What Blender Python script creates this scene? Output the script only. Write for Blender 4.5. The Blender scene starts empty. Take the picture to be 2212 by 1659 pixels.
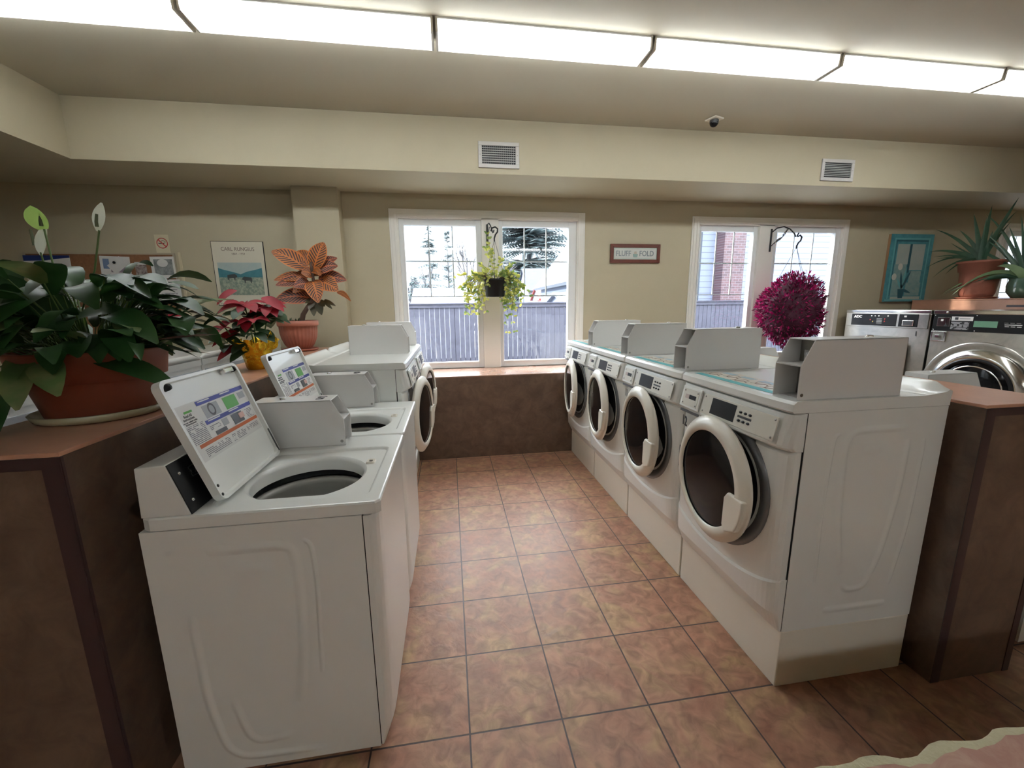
import bpy, math, random
from math import sin, cos, pi, radians as rad
from mathutils import Vector as V, Matrix as M
random.seed(7)
SC = bpy.context.scene
COL = SC.collection
# ------------------------------------------------------------------ camera
F, YAW, PIT, ROL = 881.8, 0.1489, 0.1863, -0.0119
fw = V((sin(YAW)*cos(PIT), cos(YAW)*cos(PIT), -sin(PIT)))
rt = V((cos(YAW), -sin(YAW), 0)); up = rt.cross(fw)
r2 = rt*cos(ROL)+up*sin(ROL); u2 = -rt*sin(ROL)+up*cos(ROL)
cd = bpy.data.cameras.new('camera'); cam = bpy.data.objects.new('camera', cd); COL.objects.link(cam)
cd.sensor_width = 36; cd.lens = F/2212*36; cd.clip_start = .02; cd.clip_end = 400
cam.matrix_world = M(((r2.x, u2.x, -fw.x, -.015), (r2.y, u2.y, -fw.y, -.1935), (r2.z, u2.z, -fw.z, 1.491), (0, 0, 0, 1)))
SC.camera = cam
# ------------------------------------------------------------------ light
W = bpy.data.worlds.new('sky'); SC.world = W; W.use_nodes = True
nt = W.node_tree; nt.nodes.clear()
tc = nt.nodes.new('ShaderNodeTexCoord'); sp = nt.nodes.new('ShaderNodeSeparateXYZ'); rp = nt.nodes.new('ShaderNodeValToRGB')
bg = nt.nodes.new('ShaderNodeBackground'); wo = nt.nodes.new('ShaderNodeOutputWorld')
nt.links.new(tc.outputs['Generated'], sp.inputs[0]); nt.links.new(sp.outputs['Z'], rp.inputs[0])
rp.color_ramp.elements[0].position = 0.0; rp.color_ramp.elements[0].color = (.085, .105, .125, 1)
rp.color_ramp.elements[1].position = .45; rp.color_ramp.elements[1].color = (.96, .97, 1, 1)
e = rp.color_ramp.elements.new(.17); e.color = (.135, .16, .18, 1)
nt.links.new(rp.outputs[0], bg.inputs[0]); bg.inputs[1].default_value = 9.5
nt.links.new(bg.outputs[0], wo.inputs[0])
sd = bpy.data.lights.new('sun', 'SUN'); sd.energy = 4.0; sd.angle = rad(2.5); sd.color = (1, .93, .82)
so = bpy.data.objects.new('sun', sd); COL.objects.link(so)
so.rotation_euler = V((.88, -.34, -.40)).to_track_quat('-Z', 'Y').to_euler(); so.location = (-6, 9, 9)
SC.view_settings.view_transform = 'Standard'; SC.view_settings.look = 'None'
SC.view_settings.gamma = 1; SC.view_settings.use_curve_mapping = False
SC.view_settings.exposure = 1.12
SC.cycles.use_denoising = True; SC.cycles.max_bounces = 8; SC.cycles.transparent_max_bounces = 24
SC.cycles.sample_clamp_indirect = 6.0; SC.cycles.caustics_reflective = False; SC.cycles.caustics_refractive = False
TUBE_E = 21.0
# ------------------------------------------------------------------ materials
MATS = {}
def mat(name, col, rough=.5, metal=0, spec=.5, coat=0, trans=0, noise=None, bump=None, emit=None, alpha=None, sheen=0):
    """noise=(scale, col2, contrast lo, hi)   bump=(scale, strength)"""
    if name in MATS: return MATS[name]
    m = bpy.data.materials.new(name); m.use_nodes = True; n = m.node_tree; b = n.nodes['Principled BSDF']
    b.inputs['Base Color'].default_value = (*col, 1); b.inputs['Roughness'].default_value = rough
    b.inputs['Metallic'].default_value = metal; b.inputs['Specular IOR Level'].default_value = spec
    b.inputs['Coat Weight'].default_value = coat; b.inputs['Coat Roughness'].default_value = .08
    if sheen: b.inputs['Sheen Weight'].default_value = sheen
    if trans: b.inputs['Transmission Weight'].default_value = trans
    t = n.nodes.new('ShaderNodeTexCoord')
    if noise:
        a = n.nodes.new('ShaderNodeTexNoise'); a.inputs['Scale'].default_value = noise[0]; a.inputs['Detail'].default_value = 6
        a.inputs['Roughness'].default_value = .65
        if len(noise) > 4: a.inputs['Distortion'].default_value = noise[4]
        r = n.nodes.new('ShaderNodeValToRGB'); r.color_ramp.elements[0].position = noise[2]; r.color_ramp.elements[1].position = noise[3]
        r.color_ramp.elements[0].color = (*col, 1); r.color_ramp.elements[1].color = (*noise[1], 1)
        n.links.new(t.outputs['Object'], a.inputs[0]); n.links.new(a.outputs[0], r.inputs[0]); n.links.new(r.outputs[0], b.inputs['Base Color'])
    if bump:
        a = n.nodes.new('ShaderNodeTexNoise'); a.inputs['Scale'].default_value = bump[0]; a.inputs['Detail'].default_value = 4
        p = n.nodes.new('ShaderNodeBump'); p.inputs['Strength'].default_value = bump[1]; p.inputs['Distance'].default_value = .01
        n.links.new(t.outputs['Object'], a.inputs[0]); n.links.new(a.outputs[0], p.inputs['Height']); n.links.new(p.outputs[0], b.inputs['Normal'])
    if emit: b.inputs['Emission Color'].default_value = (*emit[0], 1); b.inputs['Emission Strength'].default_value = emit[1]
    MATS[name] = m; return m
def leafmat(name, col, col2, sc=9, tr=.35, rough=.4):
    m = bpy.data.materials.new(name); m.use_nodes = True; n = m.node_tree; b = n.nodes['Principled BSDF']
    b.inputs['Roughness'].default_value = rough
    t = n.nodes.new('ShaderNodeTexCoord'); a = n.nodes.new('ShaderNodeTexNoise'); a.inputs['Scale'].default_value = sc; a.inputs['Detail'].default_value = 3
    r = n.nodes.new('ShaderNodeValToRGB'); r.color_ramp.elements[0].position = .38; r.color_ramp.elements[1].position = .64
    r.color_ramp.elements[0].color = (*col, 1); r.color_ramp.elements[1].color = (*col2, 1)
    n.links.new(t.outputs['Object'], a.inputs[0]); n.links.new(a.outputs[0], r.inputs[0]); n.links.new(r.outputs[0], b.inputs['Base Color'])
    tl = n.nodes.new('ShaderNodeBsdfTranslucent'); mx = n.nodes.new('ShaderNodeMixShader'); mx.inputs[0].default_value = tr
    n.links.new(r.outputs[0], tl.inputs[0]); n.links.new(b.outputs[0], mx.inputs[1]); n.links.new(tl.outputs[0], mx.inputs[2])
    n.links.new(mx.outputs[0], n.nodes['Material Output'].inputs[0]); MATS[name] = m; return m
wallm = mat('cream_paint', (.46, .408, .285), .6, noise=(2.2, (.44, .39, .27), .3, .7), bump=(160, .03))
ceilm = mat('ceiling_paint', (.50, .462, .36), .7, bump=(120, .04))
whitem = mat('appliance_white', (.86, .875, .84), .28, coat=.35)
creamm = mat('aged_plastic', (.80, .76, .66), .35, coat=.2)
trimm = mat('window_trim_white', (.86, .84, .78), .4)
vinylm = mat('vinyl_frame', (.84, .86, .86), .35)
blackm = mat('black_plastic', (.010, .010, .011), .35, spec=.25)
darkm = mat('dark_grey', (.06, .062, .065), .35)
greym = mat('mid_grey', (.25, .255, .26), .4)
chromem = mat('chrome', (.8, .8, .8), .12, metal=1)
screwm = mat('screw_steel', (.35, .34, .32), .3, metal=1)
drumm = mat('tub_plastic', (.42, .41, .37), .35)
glassdk = mat('dark_door_glass', (.005, .005, .006), .10, spec=.2)
lamm = mat('brown_laminate', (.155, .095, .062), .32, noise=(9, (.085, .05, .034), .35, .68, .6))
lamlit = mat('laminate_lit_tone', (.54, .28, .18), .3, noise=(5, (.42, .21, .135), .3, .75, .8))  # same brown laminate, lightened so the light on it is in the colour
lamedge = mat('laminate_edge_strip', (.045, .022, .022), .35)
terra = mat('terracotta_plastic', (.27, .07, .035), .5, noise=(7, (.22, .055, .028), .3, .7))
terra2 = mat('terracotta_clay', (.36, .12, .075), .55, noise=(14, (.30, .10, .06), .3, .7))
soilm = mat('potting_soil', (.03, .02, .013), .9, bump=(90, .8))
paperm = mat('paper', (.72, .72, .70), .6)
papercr = mat('poster_cream', (.66, .62, .50), .5)
inkm = mat('dark_ink', (.03, .03, .035), .6)
bluem = mat('label_blue', (.014, .022, .22), .4)
greenm = mat('label_green', (.06, .27, .03), .4)
orangem = mat('label_orange', (.42, .09, .015), .4)
redm = mat('sign_red', (.50, .03, .03), .45)
tealm = mat('sticker_teal', (.045, .33, .36), .4)
peachm = mat('sticker_pale', (.66, .60, .52), .3)
tanl = mat('sticker_brown', (.30, .20, .15), .35)
corkm = mat('cork', (.26, .12, .05), .8, noise=(60, (.19, .085, .035), .3, .7))
woodred = mat('cherry_frame', (.13, .028, .014), .35, noise=(12, (.08, .018, .01), .3, .7))
steelm = mat('brushed_steel', (.52, .50, .46), .3, metal=1, noise=(6, (.40, .39, .36), .35, .7, 1.5))
steelhi = mat('bright_steel', (.75, .74, .70), .16, metal=1)
lcdm = mat('lcd_green', (.14, .30, .20), .3)
ironm = mat('wrought_iron', (.015, .015, .016), .4)
barkm = mat('bark', (.09, .05, .035), .8, bump=(40, .7))
goldm = mat('gold_foil', (.80, .50, .03), .22, metal=.85, bump=(38, .9))
saucerm = mat('clear_saucer', (.42, .38, .24), .25, coat=.4)
stemg = mat('green_stem', (.10, .16, .04), .5)
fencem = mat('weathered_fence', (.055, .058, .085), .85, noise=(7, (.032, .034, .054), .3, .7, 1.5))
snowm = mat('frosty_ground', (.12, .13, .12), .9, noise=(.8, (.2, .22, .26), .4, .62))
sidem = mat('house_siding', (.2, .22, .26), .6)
roofdk = mat('asphalt_shingle', (.035, .045, .07), .8, noise=(5, (.05, .06, .09), .3, .7))
roofrd = mat('red_metal_roof', (.30, .045, .04), .5)
roofwh = mat('frosted_roof', (.16, .18, .26), .7, noise=(3, (.09, .10, .15), .4, .65))
treem = mat('winter_bark', (.11, .11, .115), .9)
needm = leafmat('spruce_needles', (.085, .12, .125), (.13, .17, .18), 3, .2, .7)
peacel = leafmat('peace_lily_leaf', (.012, .045, .010), (.030, .085, .020), 6, .2, .42)
peacel2 = leafmat('peace_lily_old_leaf', (.11, .19, .06), (.25, .25, .11), 12, .25, .35)
browntip = leafmat('withered_leaf', (.13, .06, .045), (.09, .04, .03), 9, .1, .6)
spathe = leafmat('spathe_white', (.62, .66, .48), (.72, .74, .62), 9, .45)
spathg = leafmat('spathe_green', (.28, .48, .10), (.36, .52, .14), 9, .45)
redl = leafmat('poinsettia_bract', (.33, .004, .018), (.24, .003, .012), 9, .2, .6)
poing = leafmat('poinsettia_leaf', (.018, .05, .018), (.03, .08, .022), 9, .2, .45)
vineg = leafmat('vine_green', (.16, .26, .06), (.30, .36, .10), 14, .5, .4)
viney = leafmat('vine_yellow', (.62, .58, .12), (.52, .54, .16), 14, .55, .4)
mag1 = leafmat('magenta_leaf', (.46, .005, .14), (.30, .004, .08), 20, .2, .35)
mag2 = leafmat('plum_leaf', (.075, .006, .026), (.13, .008, .04), 20, .1, .35)
aloem = leafmat('aloe_leaf', (.035, .085, .05), (.055, .12, .065), 5, .1, .35)
aloep = leafmat('pale_aloe_leaf', (.25, .36, .18), (.16, .26, .12), 5, .15, .35)
crdark = leafmat('croton_old_leaf', (.05, .05, .02), (.09, .055, .02), 9, .1, .35)
def crotonmat(name, base, vein, thr):
    m = bpy.data.materials.new(name); m.use_nodes = True; n = m.node_tree; b = n.nodes['Principled BSDF']; L = n.links.new
    b.inputs['Roughness'].default_value = .3
    uv = n.nodes.new('ShaderNodeUVMap'); s = n.nodes.new('ShaderNodeSeparateXYZ'); L(uv.outputs[0], s.inputs[0])
    def mt(op, a, bb=None, c=None):
        k = n.nodes.new('ShaderNodeMath'); k.operation = op
        for i, v in enumerate((a, bb, c)):
            if v is None: continue
            if isinstance(v, (int, float)): k.inputs[i].default_value = v
            else: L(v, k.inputs[i])
        return k.outputs[0]
    d = mt('ABSOLUTE', mt('SUBTRACT', s.outputs['X'], .5))
    ph = mt('SUBTRACT', mt('MULTIPLY', s.outputs['Y'], 62), mt('MULTIPLY', d, 34))
    st = mt('SINE', ph); L(mt('MULTIPLY', 0.5, 1.0), b.inputs['Roughness'])
    mid = mt('LESS_THAN', d, .045); edge = mt('GREATER_THAN', d, .43)
    stripe = mt('GREATER_THAN', st, thr)
    msk = mt('MAXIMUM', mt('MAXIMUM', mid, edge), stripe)
    mx = n.nodes.new('ShaderNodeMix'); mx.data_type = 'RGBA'; L(msk, mx.inputs[0])
    mx.inputs[6].default_value = (*base, 1); mx.inputs[7].default_value = (*vein, 1); L(mx.outputs[2], b.inputs['Base Color'])
    tl = n.nodes.new('ShaderNodeBsdfTranslucent'); ms = n.nodes.new('ShaderNodeMixShader'); ms.inputs[0].default_value = .25
    L(mx.outputs[2], tl.inputs[0]); L(b.outputs[0], ms.inputs[1]); L(tl.outputs[0], ms.inputs[2]); L(ms.outputs[0], n.nodes['Material Output'].inputs[0])
    return m
cro1 = crotonmat('croton_orange_leaf', (.055, .024, .010), (.46, .125, .014), .12)
cro2 = crotonmat('croton_dark_leaf', (.035, .014, .010), (.40, .095, .03), .62)
def tile_mat():
    m = bpy.data.materials.new('floor_tile'); m.use_nodes = True; n = m.node_tree; b = n.nodes['Principled BSDF']; L = n.links.new
    t = n.nodes.new('ShaderNodeTexCoord'); br = n.nodes.new('ShaderNodeTexBrick'); br.offset = 0; br.squash = 1
    mp = n.nodes.new('ShaderNodeMapping'); mp.inputs['Location'].default_value = (0.0 + 33.8, 33.8, 0); L(t.outputs['Object'], mp.inputs[0]); L(mp.outputs[0], br.inputs[0])
    br.inputs['Scale'].default_value = 1; br.inputs['Brick Width'].default_value = .338; br.inputs['Row Height'].default_value = .338
    br.inputs['Mortar Size'].default_value = .0035; br.inputs['Mortar Smooth'].default_value = .25; br.inputs['Bias'].default_value = 0
    br.inputs['Color1'].default_value = (0, 0, 0, 1); br.inputs['Color2'].default_value = (1, 1, 1, 1)
    def noise(sc, det, dist=0, stretch=None):
        a = n.nodes.new('ShaderNodeTexNoise'); a.inputs['Scale'].default_value = sc; a.inputs['Detail'].default_value = det; a.inputs['Distortion'].default_value = dist
        v = n.nodes.new('ShaderNodeVectorMath'); v.operation = 'MULTIPLY_ADD'; v.inputs[1].default_value = (7, 7, 7)
        L(br.outputs['Color'], v.inputs[0]); L(mp.outputs[0], v.inputs[2]); L(v.outputs[0], a.inputs[0]); return a
    a = noise(5.5, 5, 1.2); r = n.nodes.new('ShaderNodeValToRGB'); L(a.outputs[0], r.inputs[0])
    r.color_ramp.elements[0].position = .30; r.color_ramp.elements[0].color = (.35, .165, .105, 1)
    r.color_ramp.elements[1].position = .70; r.color_ramp.elements[1].color = (.43, .275, .145, 1)
    e = r.color_ramp.elements.new(.5); e.color = (.385, .205, .13, 1)
    a2 = noise(17, 8, 1.0); r2_ = n.nodes.new('ShaderNodeValToRGB'); L(a2.outputs[0], r2_.inputs[0])
    r2_.color_ramp.elements[0].position = .3; r2_.color_ramp.elements[0].color = (.62, .58, .56, 1); r2_.color_ramp.elements[1].position = .66; r2_.color_ramp.elements[1].color = (1.12, 1.12, 1.1, 1)
    mul = n.nodes.new('ShaderNodeMix'); mul.data_type = 'RGBA'; mul.blend_type = 'MULTIPLY'; mul.inputs[0].default_value = 1
    L(r.outputs[0], mul.inputs[6]); L(r2_.outputs[0], mul.inputs[7])
    gr = n.nodes.new('ShaderNodeMix'); gr.data_type = 'RGBA'; L(br.outputs['Fac'], gr.inputs[0]); L(mul.outputs[2], gr.inputs[6]); gr.inputs[7].default_value = (.065, .045, .04, 1)
    L(gr.outputs[2], b.inputs['Base Color'])
    rr = n.nodes.new('ShaderNodeMapRange'); L(a2.outputs[0], rr.inputs[0]); rr.inputs[3].default_value = .34; rr.inputs[4].default_value = .6; L(rr.outputs[0], b.inputs['Roughness'])
    h = n.nodes.new('ShaderNodeMath'); h.operation = 'MULTIPLY_ADD'; L(br.outputs['Fac'], h.inputs[0]); h.inputs[1].default_value = -1.2
    a3 = noise(11, 6, 1.3); L(a3.outputs[0], h.inputs[2])
    bp = n.nodes.new('ShaderNodeBump'); bp.inputs['Strength'].default_value = .5; bp.inputs['Distance'].default_value = .006; L(h.outputs[0], bp.inputs['Height']); L(bp.outputs[0], b.inputs['Normal'])
    return m
def glass_mat(name, tint=(.95, .97, .98)):
    m = bpy.data.materials.new(name); m.use_nodes = True; n = m.node_tree; n.nodes.remove(n.nodes['Principled BSDF']); L = n.links.new
    t = n.nodes.new('ShaderNodeBsdfTransparent'); t.inputs[0].default_value = (*tint, 1)
    g = n.nodes.new('ShaderNodeBsdfGlossy'); g.inputs['Roughness'].default_value = .02
    f = n.nodes.new('ShaderNodeLayerWeight'); f.inputs[0].default_value = .5
    p = n.nodes.new('ShaderNodeMath'); p.operation = 'POWER'; p.inputs[1].default_value = 5; L(f.outputs['Facing'], p.inputs[0])
    q = n.nodes.new('ShaderNodeMath'); q.operation = 'MULTIPLY_ADD'; q.inputs[1].default_value = .9; q.inputs[2].default_value = .045; L(p.outputs[0], q.inputs[0])
    x = n.nodes.new('ShaderNodeMixShader'); L(q.outputs[0], x.inputs[0]); L(t.outputs[0], x.inputs[1]); L(g.outputs[0], x.inputs[2])
    L(x.outputs[0], n.nodes['Material Output'].inputs[0]); return m
winglass = glass_mat('window_glass')
def lens_mat():
    m = bpy.data.materials.new('fluorescent_lens'); m.use_nodes = True; n = m.node_tree; n.nodes.remove(n.nodes['Principled BSDF']); L = n.links.new
    t = n.nodes.new('ShaderNodeBsdfTransparent'); t.inputs[0].default_value = (.96, .97, .98, 1)
    d = n.nodes.new('ShaderNodeBsdfTranslucent'); d.inputs[0].default_value = (.9, .9, .9, 1)
    g = n.nodes.new('ShaderNodeBsdfDiffuse'); g.inputs[0].default_value = (.8, .8, .8, 1)
    e = n.nodes.new('ShaderNodeEmission'); e.inputs[0].default_value = (.90, .95, 1, 1); e.inputs[1].default_value = .30
    a = n.nodes.new('ShaderNodeAddShader'); x1 = n.nodes.new('ShaderNodeMixShader'); x1.inputs[0].default_value = .4
    x2 = n.nodes.new('ShaderNodeMixShader'); x2.inputs[0].default_value = .62
    L(d.outputs[0], x1.inputs[1]); L(g.outputs[0], x1.inputs[2]); L(x1.outputs[0], a.inputs[0]); L(e.outputs[0], a.inputs[1])
    L(t.outputs[0], x2.inputs[1]); L(a.outputs[0], x2.inputs[2]); L(x2.outputs[0], n.nodes['Material Output'].inputs[0]); return m
def lines_mat(name, axis, freq, ink=(.16, .16, .18), paper=(.72, .72, .70), duty=.1, wscale=60):
    m = bpy.data.materials.new(name); m.use_nodes = True; n = m.node_tree; b = n.nodes['Principled BSDF']; L = n.links.new
    b.inputs['Roughness'].default_value = .5
    t = n.nodes.new('ShaderNodeTexCoord'); s_ = n.nodes.new('ShaderNodeSeparateXYZ'); L(t.outputs['Object'], s_.inputs[0])
    k = n.nodes.new('ShaderNodeMath'); k.operation = 'MULTIPLY'; k.inputs[1].default_value = freq*2*pi; L(s_.outputs[axis], k.inputs[0])
    q = n.nodes.new('ShaderNodeMath'); q.operation = 'SINE'; L(k.outputs[0], q.inputs[0])
    g = n.nodes.new('ShaderNodeMath'); g.operation = 'GREATER_THAN'; g.inputs[1].default_value = duty; L(q.outputs[0], g.inputs[0])
    a = n.nodes.new('ShaderNodeTexNoise'); a.inputs['Scale'].default_value = wscale; L(t.outputs['Object'], a.inputs[0])
    h = n.nodes.new('ShaderNodeMath'); h.operation = 'GREATER_THAN'; h.inputs[1].default_value = .42; L(a.outputs[0], h.inputs[0])
    mm = n.nodes.new('ShaderNodeMath'); mm.operation = 'MULTIPLY'; L(g.outputs[0], mm.inputs[0]); L(h.outputs[0], mm.inputs[1])
    x = n.nodes.new('ShaderNodeMix'); x.data_type = 'RGBA'; L(mm.outputs[0], x.inputs[0]); x.inputs[6].default_value = (*paper, 1); x.inputs[7].default_value = (*ink, 1)
    L(x.outputs[2], b.inputs['Base Color']); return m
linesm = lines_mat('label_text_lines', 'Y', 190)
lensm = lens_mat()
tubem = mat('fluorescent_tube', (.9, .9, .9), .5, emit=((.93, .97, 1), TUBE_E))
tilem = tile_mat()
# ------------------------------------------------------------------ mesh helpers
class MB:
    def __init__(s): s.v = []; s.f = []; s.m = []; s.uv = {}; s.sm = []
    def add(s, vs, fs, mi=0, smooth=False, uvs=None):
        o = len(s.v); s.v += [tuple(p) for p in vs]
        for k, f in enumerate(fs):
            s.f.append(tuple(i+o for i in f)); s.m.append(mi); s.sm.append(smooth)
            if uvs: s.uv[len(s.f)-1] = [uvs[i] for i in f]
        return s
    def box(s, x0, x1, y0, y1, z0, z1, mi=0):
        return s.add([(x, y, z) for z in (z0, z1) for y in (y0, y1) for x in (x0, x1)],
                     [(0, 2, 3, 1), (4, 5, 7, 6), (0, 1, 5, 4), (2, 6, 7, 3), (0, 4, 6, 2), (1, 3, 7, 5)], mi)
    def poly(s, pts, mi=0): return s.add(pts, [tuple(range(len(pts)))], mi)
    def prism(s, pts, d, mi=0, smooth=False):   # extrude a planar polygon by vector d
        n = len(pts); d = V(d); a = [V(p) for p in pts]
        fs = [tuple(range(n))[::-1], tuple(range(n, 2*n))]+[(i, (i+1) % n, n+(i+1) % n, n+i) for i in range(n)]
        return s.add(a+[p+d for p in a], fs, mi, smooth)
    def loft(s, rings, mi=0, smooth=True, caps=True, closed=True):
        n = len(rings[0]); vs = [p for r in rings for p in r]; fs = []
        for i in range(len(rings)-1):
            for j in range(n if closed else n-1):
                k = (j+1) % n; fs.append((i*n+j, i*n+k, (i+1)*n+k, (i+1)*n+j))
        s.add(vs, fs, mi, smooth)
        if caps: s.add(rings[0], [tuple(range(n))[::-1]], mi); s.add(rings[-1], [tuple(range(n))], mi)
        return s
    def lathe(s, prof, c=(0, 0, 0), seg=40, mi=0, ax='z', smooth=True, sx=1, sy=1):  # prof = [(r, h)]
        c = V(c); rings = []
        for r, h in prof:
            ring = []
            for k in range(seg):
                a = 2*pi*k/seg; x, y = r*cos(a)*sx, r*sin(a)*sy
                ring.append(c+(V((x, y, h)) if ax == 'z' else V((x, -h, y)) if ax == 'y' else V((h, x, y))))
            rings.append(ring)
        return s.loft(rings, mi, smooth, caps=False)
    def disc(s, r, c, seg=40, mi=0, ax='z'):
        c = V(c)
        return s.poly([c+(V((r*cos(2*pi*k/seg), r*sin(2*pi*k/seg), 0)) if ax == 'z' else V((r*cos(2*pi*k/seg), 0, r*sin(2*pi*k/seg)))) for k in range(seg)], mi)
    def tube(s, pts, r, mi=0, seg=8, r1=None, caps=True, flat=None):
        pts = [V(p) for p in pts]; rings = []; n = len(pts); pa = None
        for i, p in enumerate(pts):
            d = (pts[min(i+1, n-1)]-pts[max(i-1, 0)]).normalized()
            a = (pa - d*pa.dot(d)) if pa else (V((0, 0, 1)) if abs(d.z) < .9 else V((1, 0, 0))).cross(d)
            a.normalize(); pa = a; b = d.cross(a)
            rr = r if r1 is None else r+(r1-r)*i/(n-1)
            ring = [p+a*rr*cos(2*pi*k/seg)+b*rr*sin(2*pi*k/seg) for k in range(seg)]
            if flat is not None:  # flat = (axis, plane value, factor)
                ax, pv, fc = flat
                for q in ring: q[ax] = pv+(q[ax]-pv)*fc
            rings.append(ring)
        return s.loft(rings, mi, True, caps)
    def leaf(s, p, tip, width, sag=0.0, mi=0, n=6, shape=None, fold=.18, nrm=None, curl=0):
        p = V(p); tip = V(tip); L = (tip-p).length; d = (tip-p)/max(L, 1e-6)
        u = V(nrm) if nrm else V((0, 0, 1))
        side = d.cross(u)
        if side.length < .05: side = d.cross(V((0, 1, 0)))
        side.normalize(); nn = side.cross(d); vs = []; uvs = []
        for i in range(n+1):
            t = i/n; w = width*.5*(shape(t) if shape else sin(pi*min(1, t*.97+.03))**.8*(1.12-.35*t))
            c = p+d*L*t+V((0, 0, 1))*sag*4*t*(1-t)
            c += nn*curl*sin(t*6)*width
            vs += [c-side*w+nn*fold*w, c, c+side*w+nn*fold*w]; uvs += [(0, t), (.5, t), (1, t)]
        fs = []
        for i in range(n):
            a = i*3; fs += [(a, a+1, a+4, a+3), (a+1, a+2, a+5, a+4)]
        return s.add(vs, fs, mi, True, uvs)
    def ball(s, c, r, mi=0, seg=12, sz=1):
        k = seg//2
        return s.lathe([(r*sin(pi*i/k)+1e-5, -r*sz*cos(pi*i/k)) for i in range(k+1)], c, seg, mi)
    def build(s, name, mats, parent=None, bevel=0, seg=2, loc=None):
        me = bpy.data.meshes.new(name); me.from_pydata(s.v, [], s.f)
        for m in (mats if isinstance(mats, (list, tuple)) else [mats]): me.materials.append(m)
        me.polygons.foreach_set('material_index', s.m); me.polygons.foreach_set('use_smooth', s.sm)
        if s.uv:
            ul = me.uv_layers.new(name='UVMap')
            for fi, us in s.uv.items():
                for k, li in enumerate(me.polygons[fi].loop_indices): ul.data[li].uv = us[k]
        me.update(); o = bpy.data.objects.new(name, me); COL.objects.link(o)
        if parent: o.parent = parent
        if loc: o.location = loc
        if bevel:
            b = o.modifiers.new('bevel', 'BEVEL'); b.width = bevel; b.segments = seg; b.limit_method = 'ANGLE'; b.angle_limit = rad(35); b.harden_normals = False
        return o
def tag(o, label, cat, group=None, kind=None):
    o['label'] = label; o['category'] = cat
    if group: o['group'] = group
    if kind: o['kind'] = kind
    return o
def struct(o): o['kind'] = 'structure'; return o
def empty(name, loc, rz=0, label=None, cat=None, group=None):
    o = bpy.data.objects.new(name, None); COL.objects.link(o); o.location = loc; o.rotation_euler = (0, 0, rz); o.empty_display_size = .1
    if label: tag(o, label, cat, group)
    return o
def copy_tree(o, parent=None):
    c = o.copy(); COL.objects.link(c); c.parent = parent
    for ch in list(o.children): copy_tree(ch, c)
    return c
def text(name, s, size, mt, parent, mw, ext=.0006, align='LEFT', sx=1.0, off=0):
    cu = bpy.data.curves.new('t', 'FONT'); cu.body = s; cu.size = size; cu.extrude = ext; cu.align_x = align; cu.offset = off; cu.resolution_u = 3
    o = bpy.data.objects.new('t', cu); me = bpy.data.meshes.new_from_object(o); bpy.data.objects.remove(o)
    me.transform(M.Diagonal((sx, 1, 1, 1))); me.materials.clear(); me.materials.append(mt); me.name = name
    r = bpy.data.objects.new(name, me); COL.objects.link(r); r.parent = parent; r.matrix_local = mw; return r
def frame_mat(o, ux, uy):   # matrix with local x=ux, y=uy, z=ux x uy at point o
    ux = V(ux).normalized(); uy = V(uy).normalized(); uz = ux.cross(uy)
    return M(((ux.x, uy.x, uz.x, o[0]), (ux.y, uy.y, uz.y, o[1]), (ux.z, uy.z, uz.z, o[2]), (0, 0, 0, 1)))
# ------------------------------------------------------------------ room shell
ZC, ZS, YW, YS = 3.06, 2.626, 4.30, 3.60
XL, XR, YB = -4.9, 7.9, -4.6
struct(MB().box(XL, XR, YB, YW+.15, -.1, 0).build('floor', tilem))
struct(MB().box(XL, XR, YB, YW+.15, ZC, ZC+.15).build('ceiling', ceilm))
WIN = [(-.50, 1.40, .835, 2.40), (2.81, 4.69, .835, 2.39), (7.08, 7.75, .835, 2.39)]   # openings in the window wall
b = MB(); x = XL
for (a, c, z0, z1) in WIN:
    b.box(x, a, YW, YW+.14, 0, ZC); b.box(a, c, YW, YW+.14, 0, z0); b.box(a, c, YW, YW+.14, z1, ZC); x = c
b.box(x, XR, YW, YW+.14, 0, ZC); struct(b.build('wall_back', wallm))
struct(MB().box(XL-.12, XL, YB, YW+.14, 0, ZC).build('wall_left', wallm))
struct(MB().box(XR, XR+.12, YB, YW+.14, 0, ZC).build('wall_right', wallm))
struct(MB().box(XL, XR, YB-.12, YB, 0, ZC).build('wall_front', wallm))
struct(MB().box(XL+.002, XR-.002, YS, YW-.001, ZS, ZC-.001).build('wall_bulkhead', wallm))
struct(MB().box(XL+.002, -2.78, YB+.002, YS-.001, ZS, ZC-.001).build('wall_bulkhead_left', wallm))
struct(MB().box(-1.43, -1.02, 4.145, YW-.001, 0, ZS-.001).build('wall_column', wallm))
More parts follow.
